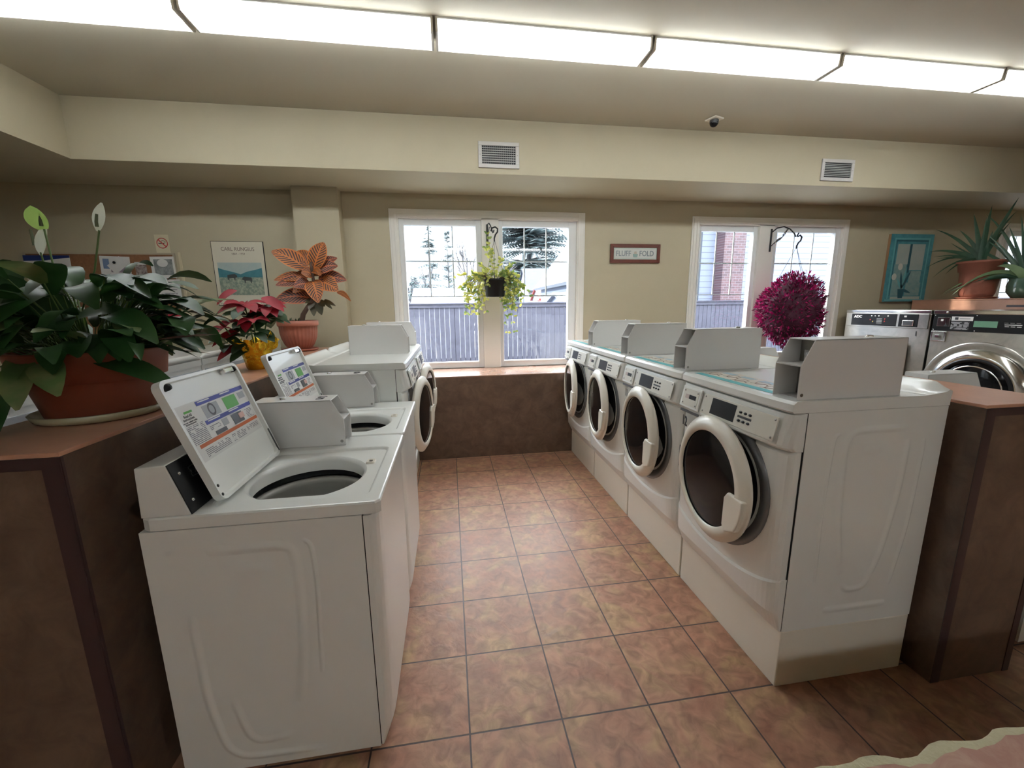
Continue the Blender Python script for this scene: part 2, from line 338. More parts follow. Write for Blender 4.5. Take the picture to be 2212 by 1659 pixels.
# ------------------------------------------------------------------ windows
def window(n, ox0, ox1, z0, z1, sashes, mull, lit=True):
    w = bpy.data.objects.new('window_%d' % n, None); COL.objects.link(w); w.location = (ox0, YW, z0); struct(w)
    P = -V((ox0, YW, z0))
    def put(b, name, m, bev=0, par=w):
        b.v = [tuple(V(p)+P) for p in b.v]; return b.build(name, m, par, bev)
    b = MB(); cw = .078
    for k, (dd, pr) in enumerate(((0, .012), (.018, .022), (.05, .03))):   # stepped casing
        a = cw-dd
        for (x0, x1, zz0, zz1) in ((ox0-a, ox0, z0, z1+a), (ox1, ox1+a, z0, z1+a), (ox0, ox1, z1, z1+a)):
            b.box(x0, x1, YW-pr, YW-.0005, zz0, zz1)
    put(b, 'window_casing', trimm, .003)
    b = MB(); t = .012
    b.box(ox0-.001, ox0+t, YW-.02, YW+.13, z0, z1); b.box(ox1-t, ox1+.001, YW-.02, YW+.13, z0, z1); b.box(ox0, ox1, YW-.02, YW+.13, z1-t, z1+.001)
    if mull: b.box(mull[0], mull[1], YW-.02, YW+.13, z0, z1)
    put(b, 'window_jamb', trimm, .002)
    for (a, c, g0, g1, h0, h1) in sashes:    # sash outer a..c, glass g0..g1 (x), h0..h1 (z)
        b = MB(); y0, y1 = YW+.01, YW+.06
        b.box(a, g0, y0, y1, z0+.002, z1-t); b.box(g1, c, y0, y1, z0+.002, z1-t); b.box(g0, g1, y0, y1, z0+.002, h0); b.box(g0, g1, y0, y1, h1, z1-t)
        q = .016
        for (p0, p1, q0, q1) in ((g0-q, g0, h0-q, h1+q), (g1, g1+q, h0-q, h1+q), (g0, g1, h0-q, h0), (g0, g1, h1, h1+q)):
            b.box(p0, p1, y0-.012, y0, q0, q1)
        s = put(b, 'window_sash', vinylm, .003)
        put(MB().box(g0, g1, y0+.02, y0+.024, h0, h1), 'window_pane', winglass, 0, w)
        b = MB(); zr = [h0+(h1-h0)*f for f in (.497, .752)]
        for f in (1/3, 2/3): b.box(g0+(g1-g0)*f-.006, g0+(g1-g0)*f+.006, y0+.027, y0+.037, zr[0], h1)
        for z in zr: b.box(g0, g1, y0+.0265, y0+.0375, z-.006, z+.006)
        put(b, 'window_grille', vinylm, 0, w)
    return w
window(1, *WIN[0], [(-.488, .352, -.436, .293, .905, 2.325), (.534, 1.388, .577, 1.300, .905, 2.325)], (.352, .534))
window(2, *WIN[1], [(2.822, 3.575, 2.80+.055, 3.515, .905, 2.315), (3.765, 4.678, 3.822, 4.60, .905, 2.315)], (3.575, 3.765))
window(3, *WIN[2], [(7.092, 7.738, 7.18, 7.66, .905, 2.315)], None)
# ------------------------------------------------------------------ laminate counters
def counter(name, x0, x1, y0, y1, z, label, strips):
    e = empty(name, ((x0+x1)/2, (y0+y1)/2, 0), 0, label, 'counter'); o = -V(e.location)
    def put(b, nm, m, bev=0): b.v = [tuple(V(p)+o) for p in b.v]; return b.build(nm, m, e, bev)
    put(MB().box(x0, x1, y0, y1, 0, z-.012), 'counter_body', lamm)
    put(MB().box(x0, x1, y0, y1, z-.012, z), 'counter_top', lamlit, .002)
    if strips:
        for s in strips: put(MB().box(*s), 'edge_strip', lamedge)
    return e
counter('laminate_counter', -1.375, -.985, .927, 3.74, 1.15, 'tall brown laminate partition counter on the left carrying three potted plants',
        [(-1.375, -.985, .9245, .927, 1.108, 1.138), (-1.027, -.985, .9245, .927, 0, 1.108), (-.985, -.9825, .927, .934, 0, 1.138)])
counter('laminate_counter', 1.82, 2.20, .921, 3.74, 1.136, 'tall brown laminate partition counter on the right behind machine 12',
        [(1.82, 2.20, .9185, .921, 1.096, 1.124), (1.82, 1.86, .9185, .921, 0, 1.096), (2.17, 2.20, .9185, .921, 0, 1.096)])
e = empty('window_ledge', (.4, 4.02, 0), 0, 'low brown laminate window ledge box under the wide window at the aisle end', 'ledge')
MB().box(-1.375-.4, 2.195-.4, 3.760-4.02, 4.298-4.02, 0, .823).build('ledge_body', lamm, e)
MB().box(-1.375-.4, 2.195-.4, 3.758-4.02, 4.318-4.02, .823, .835).build('ledge_top', mat('ledge_laminate_lit', (.33, .20, .145), .2, noise=(5, (.26, .15, .105), .3, .75, .8)), e, .002)  # top lighter than the body, light falling on it painted in
# ------------------------------------------------------------------ ceiling lights
def fixture(x, y):
    e = empty('ceiling_light', (x, y, ZC), 0)
    hw, L, d = .10, 1.27, .072
    MB().box(-L/2, L/2, -hw+.004, hw-.004, -.014, -.0005).build('light_housing', whitem, e)
    for s in (-1, 1):
        b = MB(); b.prism([(s*(L/2)-s*.012, -hw, -.001), (s*(L/2)-s*.012, -hw+.008, -d), (s*(L/2)-s*.012, hw-.012, -d), (s*(L/2)-s*.012, hw, -.001)], (s*.012, 0, 0)); b.build('end_cap', creamm, e)
    b = MB(); prof = [(-hw, -.012), (-hw+.004, -d+.012), (-hw+.016, -d), (hw-.016, -d), (hw-.004, -d+.012), (hw, -.012)]
    b.loft([[(-L/2+.012, p, z) for p, z in prof], [(L/2-.012, p, z) for p, z in prof]], 0, False, caps=False, closed=False)
    b.build('light_lens', lensm, e)
    for s in (-1, 1): MB().tube([(-L/2+.03, s*.05, -.034), (L/2-.03, s*.05, -.034)], .012, seg=8).build('fluorescent_tube', tubem, e)
    return e
l0 = None
names = ['at the far left edge of the photo', 'second from the left', 'directly above the aisle', 'right of the aisle above machine 12', 'before the one at the far right edge', 'at the far right edge of the photo']
for j, yy in enumerate((2.50, -2.6)):  # second row is unseen, added to brighten the room
    for i in range(6):
        xx = -1.96+1.284*i
        if l0 is None: o = l0 = fixture(xx, yy)
        else: o = copy_tree(l0); o.location = (xx, yy, ZC)
        if j == 0: tag(o, 'long glowing fluorescent ceiling light in the row, '+names[i], 'ceiling light', 'fluorescent fixtures in the front row')
        else: tag(o, 'added unseen fluorescent fill light in the row behind the viewer, %s from the left wall' % ('first', 'second', 'third', 'fourth', 'fifth', 'sixth')[i], 'ceiling light', 'added fill fixtures in the row behind the viewer')
# ------------------------------------------------------------------ vents, dome camera
def vent(x0, x1, z0, z1, nsl, label, vert):
    e = empty('wall_vent', ((x0+x1)/2, YS, (z0+z1)/2), 0, label, 'vent'); w, h = (x1-x0)/2, (z1-z0)/2; fr = .032
    MB().box(-w+fr, w-fr, -.004, -.001, -h+fr, h-fr).build('duct_opening', blackm, e)
    b = MB(); b.box(-w, w, -.014, -.0005, h-fr, h); b.box(-w, w, -.014, -.0005, -h, -h+fr); b.box(-w, -w+fr, -.014, -.0005, -h+fr, h-fr); b.box(w-fr, w, -.014, -.0005, -h+fr, h-fr)
    b.build('vent_frame', mat('vent_metal', (.55, .53, .50), .4), e, .003)
    b = MB()
    for k in range(nsl):
        z = -h+fr+(2*(h-fr))*(k+1)/(nsl+1); b.prism([(-w+fr, -.012, z-.004), (-w+fr, -.011, z), (-w+fr, -.004, z+.006), (-w+fr, -.005, z+.002)], (2*(w-fr), 0, 0))
    if vert:
        for k in range(16):
            x = -w+fr+2*(w-fr)*(k+1)/17; b.box(x-.001, x+.001, -.006, -.004, -h+fr, h-fr)
    b.build('vent_slats', mat('vent_slat', (.42, .41, .39), .4), e)
    for s in (-1, 1): MB().lathe([(0.0001, .0155), (.003, .0155), (.004, .014)], (s*(w-fr/2), 0, 0), 8, ax='y').build('screw', screwm, e)
vent(.285, .640, 2.672, 2.880, 7, 'metal air vent grille on the bulkhead above the wide window', True)
vent(3.622, 3.984, 2.671, 2.869, 8, 'metal air vent grille on the bulkhead at the right, with coarse louvres', False)
e = empty('security_camera', (2.30, 3.36, ZC), rad(20), 'small dark dome security camera on a white plate on the ceiling', 'security camera')
MB().box(-.055, .055, -.055, .055, -.014, -.0005).build('mounting_plate', creamm, e, .006)
MB().lathe([(.036, -.014), (.037, -.028), (.035, -.034)], seg=28).build('camera_collar', darkm, e)
MB().lathe([(.035*cos(a*pi/16), -.034-.034*sin(a*pi/16)) for a in range(8)]+[(.0005, -.068)], seg=28).build('dome', glassdk, e)
# ------------------------------------------------------------------ coin box shared by machines
def coin_box(par, lx0, lx1, zf, zt, yf, yb, yt, number=None, side=1):
    """metal coin slide box: lx0..lx1 wide, floor zf, top zt, front foot yf, back yb, top front yt"""
    zm = zf+(zt-zf)*.57; t = .004
    prof = [(yf, zf), (yf, zm), (yt, zt), (yb, zt), (yb, zf)]
    b = MB()
    for x in (lx0, lx1-t): b.prism([(x, y, z) for y, z in prof], (t, 0, 0))
    b.box(lx0, lx1, yt, yb, zt-t, zt); b.box(lx0, lx1, yb-t, yb, zf, zt-t)
    ob = b.build('coin_box', mat('coin_box_paint', (.76, .75, .73), .35, coat=.15), par, .0015, 1)
    b = MB(); b.prism([(lx0+t, yf, zm-.002), (lx0+t, yf, zm+.002), (lx0+t, yf+.10, zm+.004), (lx0+t, yf+.10, zm)], (lx1-lx0-2*t, 0, 0))
    b.box(lx0+t, lx1-t, yf+.02, yf+.10, zf, zf+.003); b.build('coin_shelf', mat('coin_box_paint', (.6, .6, .6)), ob)
    MB().box(lx0+t, lx1-t, yf+.095, yf+.10, zf+.003, zt-t).build('coin_plate', mat('coin_plate_metal', (.30, .29, .27), .35, metal=.6), ob)
    c = (lx0+lx1)/2; b = MB(); y = yf+.094; h = zt-zm
    b.box(c-.030, c-.012, y-.004, y, zm+h*.30, zm+h*.52); b.box(c-.024, c-.018, y-.008, y, zm+h*.08, zm+h*.42)
    b.lathe([(.0001, .010), (.007, .010), (.008, 0)], (c+.02, y, zm+h*.45), 10, ax='y'); b.build('coin_slot', chromem, ob)
    b = MB(); h = zm-zf; b.box(c-.004, c+.026, y-.012, y, zf+h*.40, zf+h*.82); b.build('coin_return', chromem, ob, .006)
    MB().box(c+.004, c+.016, y-.0145, y-.012, zf+h*.5, zf+h*.7).build('key_slot', blackm, ob)
    b = MB()
    b.lathe([(.0001, .0015), (.006, .0015), (.0065, 0)], (lx1 if side > 0 else lx0, 0, 0), 10, ax='y')
    b.v = [( (lx1+.0008) if side > 0 else (lx0-.0008), yf+.015+(p[0]-(lx1 if side > 0 else lx0)), zf+.018+p[2]) for p in b.v]
    b.build('screw', screwm, ob)
    MB().lathe([(.012, 0), (.012, .006), (.008, .007), (.008, .003), (.0001, .003)], (c, yb-.10, zt), 16).build('coin_box_lock', chromem, ob)
    return ob
def emboss(b, x, pts, r=.010, f=.30):
    """shallow rounded bead pressed into a side panel at local x"""
    q = []; n = len(pts)
    for i in range(n-1):
        for k in range(6): t = k/6; q.append((x, pts[i][0]*(1-t)+pts[i+1][0]*t, pts[i][1]*(1-t)+pts[i+1][1]*t))
    q.append((x, *pts[-1]))
    for _ in range(3): q = [q[0]]+[(x, (q[i-1][1]+2*q[i][1]+q[i+1][1])/4, (q[i-1][2]+2*q[i][2]+q[i+1][2])/4) for i in range(1, len(q)-1)]+[q[-1]]
    sg = -1 if x < .1 else 1; n = len(q); P_ = [V((0, p[1], p[2])) for p in q]; rings = []; K = 5; wd = r*.95
    L_ = [0]
    for i in range(1, n): L_.append(L_[-1]+(P_[i]-P_[i-1]).length)
    for i in range(n):
        d = (P_[min(i+1, n-1)]-P_[max(i-1, 0)]).normalized(); s_ = V((0, -d.z, d.y)); e_ = min(L_[i], L_[-1]-L_[i]); fd = min(1, e_/(2.2*r)); fd = fd*fd*(3-2*fd)
        rings.append([V((x+sg*(-.0001+.0046*fd*(1+cos(pi*k/K))/2), P_[i].y+s_.y*wd*k/K, P_[i].z+s_.z*wd*k/K)) for k in range(-K, K+1)])
    b.loft(rings, 0, True, caps=False, closed=False)
# ------------------------------------------------------------------ front loading machine
WM = .680
def bulge(x, p=10):
    t = abs(2*x/WM-1); return .30+.70*max(0, 1-t**p)**.5
def fl_loft(prof, n=28, ins=.0012):
    b = MB(); rings = []
    for i in range(n+1):
        t = i/n; x = WM*(.5-.5*cos(pi*t)); x = min(max(x, ins), WM-ins)
        rings.append([(x, y, z) for y, z in prof(x)])
    b.loft(rings, 0, False); return b
def front_loader(name, number, coin=True, open_deg=4, sticker=True, detail=0, rear=False, kind='dryer'):
    e = empty(name, (0, 0, 0)); w = WM
    # cabinet with pressed side panels
    b = MB(); b.box(0, w, 0, .58, .25, 1.118)
    for sx in (0, w):
        emboss(b, sx, [(.225, .47), (.18, .70), (.165, .98), (.19, 1.045), (.42, 1.045)], .018, .13)
        emboss(b, sx, [(.43, 1.0), (.425, .80), (.39, .55), (.34, .405), (.26, .40), (.235, .43)], .018, .13)
        emboss(b, sx, [(.235, .965), (.335, .965)], .024, .11); emboss(b, sx, [(.17, .322), (.45, .322)], .020, .12); emboss(b, sx, [(.45, .40), (.49, .65), (.50, 1.0)], .012, .13); emboss(b, sx, [(.115, .45), (.105, .75), (.115, 1.03), (.145, 1.035)], .010, .14)
    o = b.build('cabinet', whitem, e, 0)
    if rear:
        b = MB(); b.box(.03, w-.03, .578, .586, .30, 1.09)
        q = lambda pts: b.tube([(px, .586, pz) for px, pz in pts], .008, seg=6, flat=(1, .586, .5))
        for (x0, x1, z0, z1) in ((.08, w-.08, .62, 1.04), (.08, w-.08, .34, .56)): q([(x0+.03, z0), (x1-.03, z0), (x1, z0+.03), (x1, z1-.03), (x1-.03, z1), (x0+.03, z1), (x0, z1-.03), (x0, z0+.03), (x0+.03, z0)])
        b.build('rear_panel', mat('shaded_rear_panel', (.50, .52, .56), .4, metal=.3), e, .002)  # bluish grey puts the shade on the white back into its colour
    MB().box(.001, w-.001, 0, .58, 0, .248).build('pedestal', creamm, e, .004)
    # front skins
    MB().box(.0015, w-.0015, -.006, 0, .252, 1.117).build('panel_seam', blackm, e)
    fl_loft(lambda x: [(-.003, .385), (-.052*bulge(x)-.006, .385), (-.058*bulge(x)-.004*(1-(2*x/w-1)**2), .70), (-.058*bulge(x), .962), (-.045*bulge(x), .974), (-.003, .975)], ins=.0035).build('front_panel', whitem, e)
    def kick(x):
        zt = .405+.07*abs(2*x/w-1)**2.2; k = bulge(x)
        return [(-.003, .252), (-.016*k, .252), (-.058*k, .33), (-.066*k, zt-.01), (-.060*k, zt), (-.003, zt)]
    fl_loft(kick).build('kick_panel', whitem, e)
    fl_loft(lambda x: [(-.003, .977), (-.066*bulge(x), .977), (-.090*bulge(x, 14), .992), (-.092*bulge(x, 14), 1.0), (-.066*bulge(x, 14), 1.112), (-.003, 1.117)]).build('control_panel', whitem, e, 0)
    # top slab with raised rear lip
    b = fl_loft(lambda x: [(.585, 1.119), (-.052-.012*bulge(x), 1.119), (-.058-.012*bulge(x), 1.126), (-.056-.012*bulge(x), 1.150), (-.044-.012*bulge(x), 1.160), (.46, 1.160), (.585, 1.160)])
    tp = b.build('top_slab', whitem, e, 0)
    b = MB(); rings = []
    for i in range(29):
        x = w*i/28; t = min(x, w-x); h = .042*min(1, max(0, (t)/.05))**.6 if t < .05 else .042; h = max(h, .018)
        rings.append([(x, .585, 1.158), (x, .45, 1.158), (x, .50, 1.163), (x, .545, 1.163+h*.3), (x, .562, 1.155+h*.9), (x, .572, 1.16+h), (x, .585, 1.155+h)])
    b.loft(rings, 0, True); b.build('rear_lip', whitem, e)
    # control plates
    A = V((0, -.094, .998)); Bv = V((0, -.070, 1.108)); vdir = (Bv-A).normalized(); nrm = V((0, -vdir.z, vdir.y))
    def P(u, v, off=0): return V((u, 0, 0))+A+vdir*v+nrm*off
    def plate(u0, u1, v0, v1, nm, m, off=.001, th=.0018, par=e, bev=0):
        bb = MB(); bb.prism([P(u0, v0, off), P(u1, v0, off), P(u1, v1, off), P(u0, v1, off)], nrm*th); return bb.build(nm, m, par, bev)
    metalp = mat('control_faceplate', (.70, .68, .60), .35, metal=.25)
    plate(.045, .195, .004, .108, 'card_bezel', whitem, 0, .008, bev=.004)
    p1 = plate(.062, .180, .016, .096, 'card_plate', metalp, .008, .0015)
    plate(.085, .165, .050, .070, 'card_badge', blackm, .0095, .0008, p1); plate(.082, .112, .050, .070, 'badge_mark', mat('badge_pale', (.55, .45, .42), .5), .0103, .0005, p1)
    p2 = plate(.212, .640, .010, .100, 'control_plate', metalp, .001, .0035, bev=.001)
    plate(.275, .428, .022, .092, 'display_window', blackm, .0045, .0008, p2)
    for r_ in range(2):
        for k in range(3):
            b = MB(); c = P(.456+k*.026, .072-.034*r_, .0045); ring = [[c+V((cos(a)*.009*s_, 0, 0))+vdir*(sin(a)*.0055*s_)+nrm*h for a in [2*pi*q/12 for q in range(12)]] for s_, h in ((1, 0), (.8, .003), (.001, .0035))]
            b.loft(ring, 0, True, caps=False); b.build('control_button', blackm, p2)
    plate(.444, .520, .050, .059, 'button_caption', darkm, .0045, .0006, p2)
    for (u, v) in ((.225, .022), (.225, .088), (.628, .022), (.628, .088), (.070, .026), (.070, .086), (.172, .026), (.172, .086)):
        c = P(u, v, .0045 if u > .2 else .0095); b = MB().loft([[c+V((cos(a)*.0045*s_, 0, 0))+vdir*(sin(a)*.0045*s_)+nrm*h for a in [2*pi*q/10 for q in range(10)]] for s_, h in ((1, 0), (.8, .002), (.001, .0022))], 0, True, caps=False); b.build('screw', screwm, p2 if u > .2 else p1)
    plate(.050, .200, -.018, -.006, 'detergent_grip', darkm, -.004, .002)
    # port, drum, door
    cx, cz = w/2-.003, .746
    MB().lathe([(.282, .030), (.284, .062), (.270, .068), (.236, .060), (.226, .030)], (cx, 0, cz), 56, ax='y').build('door_port', mat('port_grey', (.13, .135, .14), .25, coat=.3), e)
    b = MB(); b.lathe([(.222, .058), (.222, .0), (.2, -.002)], (cx, 0, cz), 48, ax='y'); b.disc(.224, (cx, -.0605, cz), 48, ax='y'); b.build('drum_opening', blackm, e)
    hx = cx-.262
    d = empty('door', (hx, -.066, cz)); d.parent = e; d.rotation_euler = (0, 0, -rad(open_deg)); k = .262
    MB().lathe([(.205, .004), (.256, .004), (.270, .012), (.270, .024), (.238, .046), (.213, .049), (.207, .040)], (k, 0, 0), 64, ax='y').build('door_ring', creamm, d)
    MB().lathe([(.0001, .044), (.1, .0435), (.17, .041), (.208, .036)], (k, 0, 0), 56, ax='y').build('door_glass', glassdk, d)
    MB().lathe([(.206, .006), (.17, .003), (.0001, .003)], (k, 0, 0), 48, ax='y').build('door_back', darkm, d)
    pts = []
    for a in range(9): t = rad(2-33*a/8); pts.append((k+.263*cos(t), 0, .263*sin(t)))
    pts += [(k+.165, 0, -.165), (k+.145, 0, -.14), (k+.147, 0, -.02), (k+.168, 0, .009)]
    pts = [(p[0], -.010, p[2]) for p in pts]
    MB().prism(pts, (0, -.041, 0)).build('door_handle', creamm, d, .008, 3)
    MB().box(-.012, .012, -.028, .004, -.055, .055).build('door_hinge', darkm, d, .002)
    if number:
        text('number_label', number, .068, inkm, e, frame_mat((.016, -.0600, .900), (1, -.20, 0), (0, 0, 1)), .0006, off=.0016, sx=.95)
    if sticker:
        s = MB().box(.045, .545, -.030, .155, 1.1602, 1.1610).build('instruction_sticker', peachm, e)
        MB().box(.045, .545, -.030, .010, 1.1611, 1.1615).build('sticker_band', tealm, s)
        b = MB(); rn = random.Random(3)
        for k_ in range(5):
            c = (.09+.09*k_, .05+.03*(k_ % 2)); b.tube([(c[0]+.03*cos(a*.7)*(1+.3*sin(a*2)), c[1]+.028*sin(a*.7), 1.1612) for a in range(10)], .003, seg=4, flat=(2, 1.1612, .2))
            b.tube([(c[0]-.03, c[1]-.03, 1.1612), (c[0]+.02, c[1], 1.1612), (c[0]+.06, c[1]-.02, 1.1612)], .0035, seg=4, flat=(2, 1.1612, .2))
        b.build('sticker_drawings', tanl, s)
        b = MB()
        for k_ in range(4): b.box(.07+.12*k_, .15+.12*k_, .10, .135, 1.1611, 1.1614)
        b.build('sticker_panels', mat('sticker_blue', (.30, .45, .52), .3), s)
    if coin: coin_box(e, .548, .660, 1.1605, 1.37, -.034, .385, .012, side=1)
    return e
# ------------------------------------------------------------------ top loading washer
def rrect(x0, x1, y0, y1, r, n=5):
    pts = []
    for (cx, cy, a0) in ((x1-r, y1-r, 0), (x0+r, y1-r, 90), (x0+r, y0+r, 180), (x1-r, y0+r, 270)):
        for k in range(n+1): a = rad(a0+90*k/n); pts.append((cx+r*cos(a), cy+r*sin(a)))
    return pts
def washer(name, number, lid_open=True):
    e = empty(name, (0, 0, 0)); w = .681; ZT = .92
    b = MB(); b.box(0, w, 0, .60, .03, .38); b.box(0, .012, 0, .60, .38, .879); b.box(w-.012, w, 0, .60, .38, .879); b.box(.012, w-.012, 0, .012, .38, .879); b.box(.012, w-.012, .588, .60, .38, .879)
    for sx in (0, w):
        emboss(b, sx, [(.44, .805), (.24, .805), (.205, .79), (.195, .72), (.205, .45), (.235, .25)], .020, .13)
        emboss(b, sx, [(.43, .30), (.40, .155), (.37, .125), (.29, .13), (.265, .15)], .018, .13)
        emboss(b, sx, [(.255, .735), (.375, .735)], .024, .11); emboss(b, sx, [(.17, .065), (.42, .07), (.47, .12), (.50, .30), (.505, .60)], .018, .12)
        emboss(b, sx, [(.175, .82), (.15, .80), (.145, .66), (.16, .35)], .010, .16); emboss(b, sx, [(.51, .81), (.55, .81)], .012, .16)
    b.build('cabinet', whitem, e)
    b = MB(); rings = []
    for i in range(21):
        t = i/20; x = w*(.5-.5*cos(pi*t)); x = min(max(x, .001), w-.001); k = .3+.7*max(0, 1-abs(2*x/w-1)**12)**.5
        rings.append([(x, -.003, .035), (x, -.018*k, .035), (x, -.044*k, .10), (x, -.048*k, .86), (x, -.044*k, .876), (x, -.003, .876)])
    b.loft(rings, 0, False); b.build('front_panel', whitem, e); MB().box(.0015, w-.0015, -.006, 0, .036, .876).build('panel_seam', blackm, e)
    for (fx, fy) in ((.05, .05), (w-.05, .05), (.05, .55), (w-.05, .55)): MB().lathe([(.018, 0), (.018, .012), (.008, .014), (.008, .034)], (fx, fy, 0), 12).build('levelling_foot', darkm, e)
    # top with recess and round opening
    hc = (.275, .232); R = .183; rx = (.055, .515, -.012, .440); b = MB(); N = 48
    zr = ZT-.011; NA = 120
    def loop(x0, x1, y0, y1, r):
        P_ = rrect(x0, x1, y0, y1, r, 8); out = []
        for k in range(NA):
            a = 2*pi*k/NA; dx, dy = cos(a), sin(a); best = None
            for i in range(len(P_)):
                (ax, ay), (bx, by) = P_[i], P_[(i+1) % len(P_)]; ex, ey = bx-ax, by-ay; den = dx*ey-dy*ex
                if abs(den) < 1e-12: continue
                t = ((ax-hc[0])*ey-(ay-hc[1])*ex)/den; u = ((ax-hc[0])*dy-(ay-hc[1])*dx)/den
                if t > 0 and -1e-6 <= u <= 1+1e-6 and (best is None or t < best): best = t
            out.append((hc[0]+dx*best, hc[1]+dy*best))
        return out
    def crc(r): return [(max(hc[0]+r*cos(2*pi*k/NA), .118+(R-r)), hc[1]+r*sin(2*pi*k/NA)) for k in range(NA)]
    at = lambda pts, z: [(x, y, z) for x, y in pts]
    L1 = [at(loop(.001, w-.001, -.056, .592, .014), .881), at(loop(.001, w-.001, -.056, .592, .014), ZT-.006), at(loop(.004, w-.004, -.053, .589, .012), ZT-.001), at(loop(.008, w-.008, -.049, .585, .010), ZT)]
    L2 = [at(loop(rx[0]-.005, rx[1]+.005, rx[2]-.005, rx[3]+.005, .035), ZT), at(loop(rx[0], rx[1], rx[2], rx[3], .030), ZT-.003), at(loop(rx[0]+.006, rx[1]-.006, rx[2]+.006, rx[3]-.006, .024), zr)]
    L3 = [at(crc(R*1.07), zr-.003), at(crc(R*1.02), zr-.009), at(crc(R), zr-.018), at(crc(R), zr-.055)]
    b.loft(L1, 0, False, caps=False); b.loft([L1[-1], L2[0]], 0, False, caps=False); b.loft(L2, 0, False, caps=False); b.loft([L2[-1], L3[0]], 0, True, caps=False); b.loft(L3, 0, True, caps=False); b.build('washer_top', whitem, e, 0)
    MB().lathe([(R+.024, .862), (R+.026, .84), (R+.024, .824)], (hc[0], hc[1], 0), 48).build('tub_seal', blackm, e)
    MB().lathe([(R+.018, .822), (R-.004, .826), (R-.012, .816), (R-.002, .800), (R+.022, .76), (R+.035, .42), (.03, .40), (.0001, .40)], (hc[0], hc[1], 0), 48).build('tub', drumm, e)
    MB().lathe([(.055, .40), (.05, .46), (.04, .62), (.035, .62), (.0001, .625)], (hc[0], hc[1], 0), 24).build('agitator', mat('agitator_grey', (.5, .5, .5), .4), e)
    b = MB(); b.loft([[(x, y, zr-.002) for x, y in rrect(.352, .392, .018, .054, .008)], [(x, y, zr+.005) for x, y in rrect(.355, .389, .021, .051, .007)], [(x, y, zr+.004) for x, y in rrect(.363, .381, .029, .043, .002)], [(x, y, zr-.006) for x, y in rrect(.363, .381, .029, .043, .002)]], 0, False, caps=False)
    b.build('lid_switch', creamm, e)
    MB().box(.366, .379, .031, .041, zr-.001, zr).build('switch_slot', blackm, e)
    # rear console
    b = MB(); b.prism([(.004, .462, ZT), (.004, .508, 1.072), (.004, .585, 1.068), (.004, .590, ZT)], (w-.008, 0, 0)); con = b.build('console', whitem, e, .003)
    d = (V((0, .508, 1.072))-V((0, .462, ZT))).normalized(); nn = V((0, -d.z, d.y)); o = V((0, .462, ZT))
    pt = lambda u, v, h=0: V((u, 0, 0))+o+d*v+nn*h
    b = MB(); b.prism([pt(.006, .001), pt(w-.006, .001), pt(w-.006, .157), pt(.006, .157)], nn*.003); pl = b.build('console_panel', blackm, con, .001)
    for (u, v) in ((.035, .035), (.035, .120), (w-.035, .035), (w-.035, .120)):
        c = pt(u, v, .003); b = MB().loft([[c+V((cos(a)*.005*s_, 0, 0))+d*(sin(a)*.005*s_)+nn*h for a in [2*pi*q_/10 for q_ in range(10)]] for s_, h in ((1, 0), (.7, .003), (.001, .0032))], 0, True, caps=False); b.build('screw', chromem, pl)
    b = MB()
    for (u0, u1, v0, v1) in ((.075, .175, .122, .124), (.075, .175, .090, .092), (.075, .077, .09, .124), (.173, .175, .09, .124)): b.prism([pt(u0, v0, .003), pt(u1, v0, .003), pt(u1, v1, .003), pt(u0, v1, .003)], nn*.0008)
    b.build('badge_border', chromem, pl)
    text('brand_badge', 'MAYTAG', .024, chromem, pl, frame_mat(pt(.080, .098, .0035), (1, 0, 0), d), .0004, sx=.86)
    # lid
    hy = .416; L = .392; x0, x1 = .072, .508
    ld = empty('lid', (0, hy, ZT+.002)); ld.parent = e
    ang = rad(-(90+19)) if lid_open else 0       # closed lid lies towards -y
    ld.rotation_euler = (ang, 0, 0)
    # closed: lid spans y 0..-L, top z .012 ; underside z 0
    oc = lambda z, i=0: [(x, y, z) for x, y in rrect(x0+i, x1-i, -L+i, -i, .026, 5)]
    b = MB(); b.loft([oc(.016), oc(.010), oc(-.008), oc(-.008, .010), oc(.004, .014)], 0, False, caps=False); b.poly(oc(.016)); b.poly(oc(.004, .014)[::-1])
    b.build('lid_panel', whitem, ld, 0)
    for x in (x0+.035, x1-.03): MB().lathe([(.0001, -.014), (.009, -.012), (.011, -.004), (.011, .004)], (x, -L+.022, 0), 14).build('lid_bumper', blackm, ld)
    for yv in (-.02, -.05): MB().lathe([(.0001, -.0095), (.005, -.009), (.006, 0)], (x0+.010, yv, 0), 10).build('lid_plug', blackm, ld)
    b = MB(); b.box(x1-.105, x1-.045, -L+.012, -L+.030, -.014, .004); b.box(x1-.12, x1-.03, -L+.008, -L+.014, -.010, .004); b.build('lid_strike', chromem, ld, .003)
    MB().box(x1-.014, x1-.006, -.11, -.012, -.0085, -.0065).build('hinge_plate', darkm, ld)
    # instruction label, u along x, s from free edge (top when open) to hinge
    def LQ(u0, u1, s0, s1, nm, m, lv, par):
        z = .0038-.0006*lv; X = lambda u: x0+(x1-x0)*u; Y = lambda s: -L+L*s
        if isinstance(u0, list):
            for (a, c, f, g) in u0: MB().box(X(a), X(c), Y(f), Y(g), z-.0005, z).build(nm, m, par)
        else: return MB().box(X(u0), X(u1), Y(s0), Y(s1), z-.0005, z).build(nm, m, par)
    lb = LQ(.05, .95, .215, .68, 'instruction_label', paperm, 0, ld)
    LQ([(.28, .95, .225, .262), (.28, .95, .395, .430)], 0, 0, 0, 'label_header', bluem, 1, lb)
    LQ([(.10, .95, .545, .575)], 0, 0, 0, 'label_warning', orangem, 1, lb)
    LQ(.60, .79, .275, .385, 'label_picture', greenm, 1, lb)
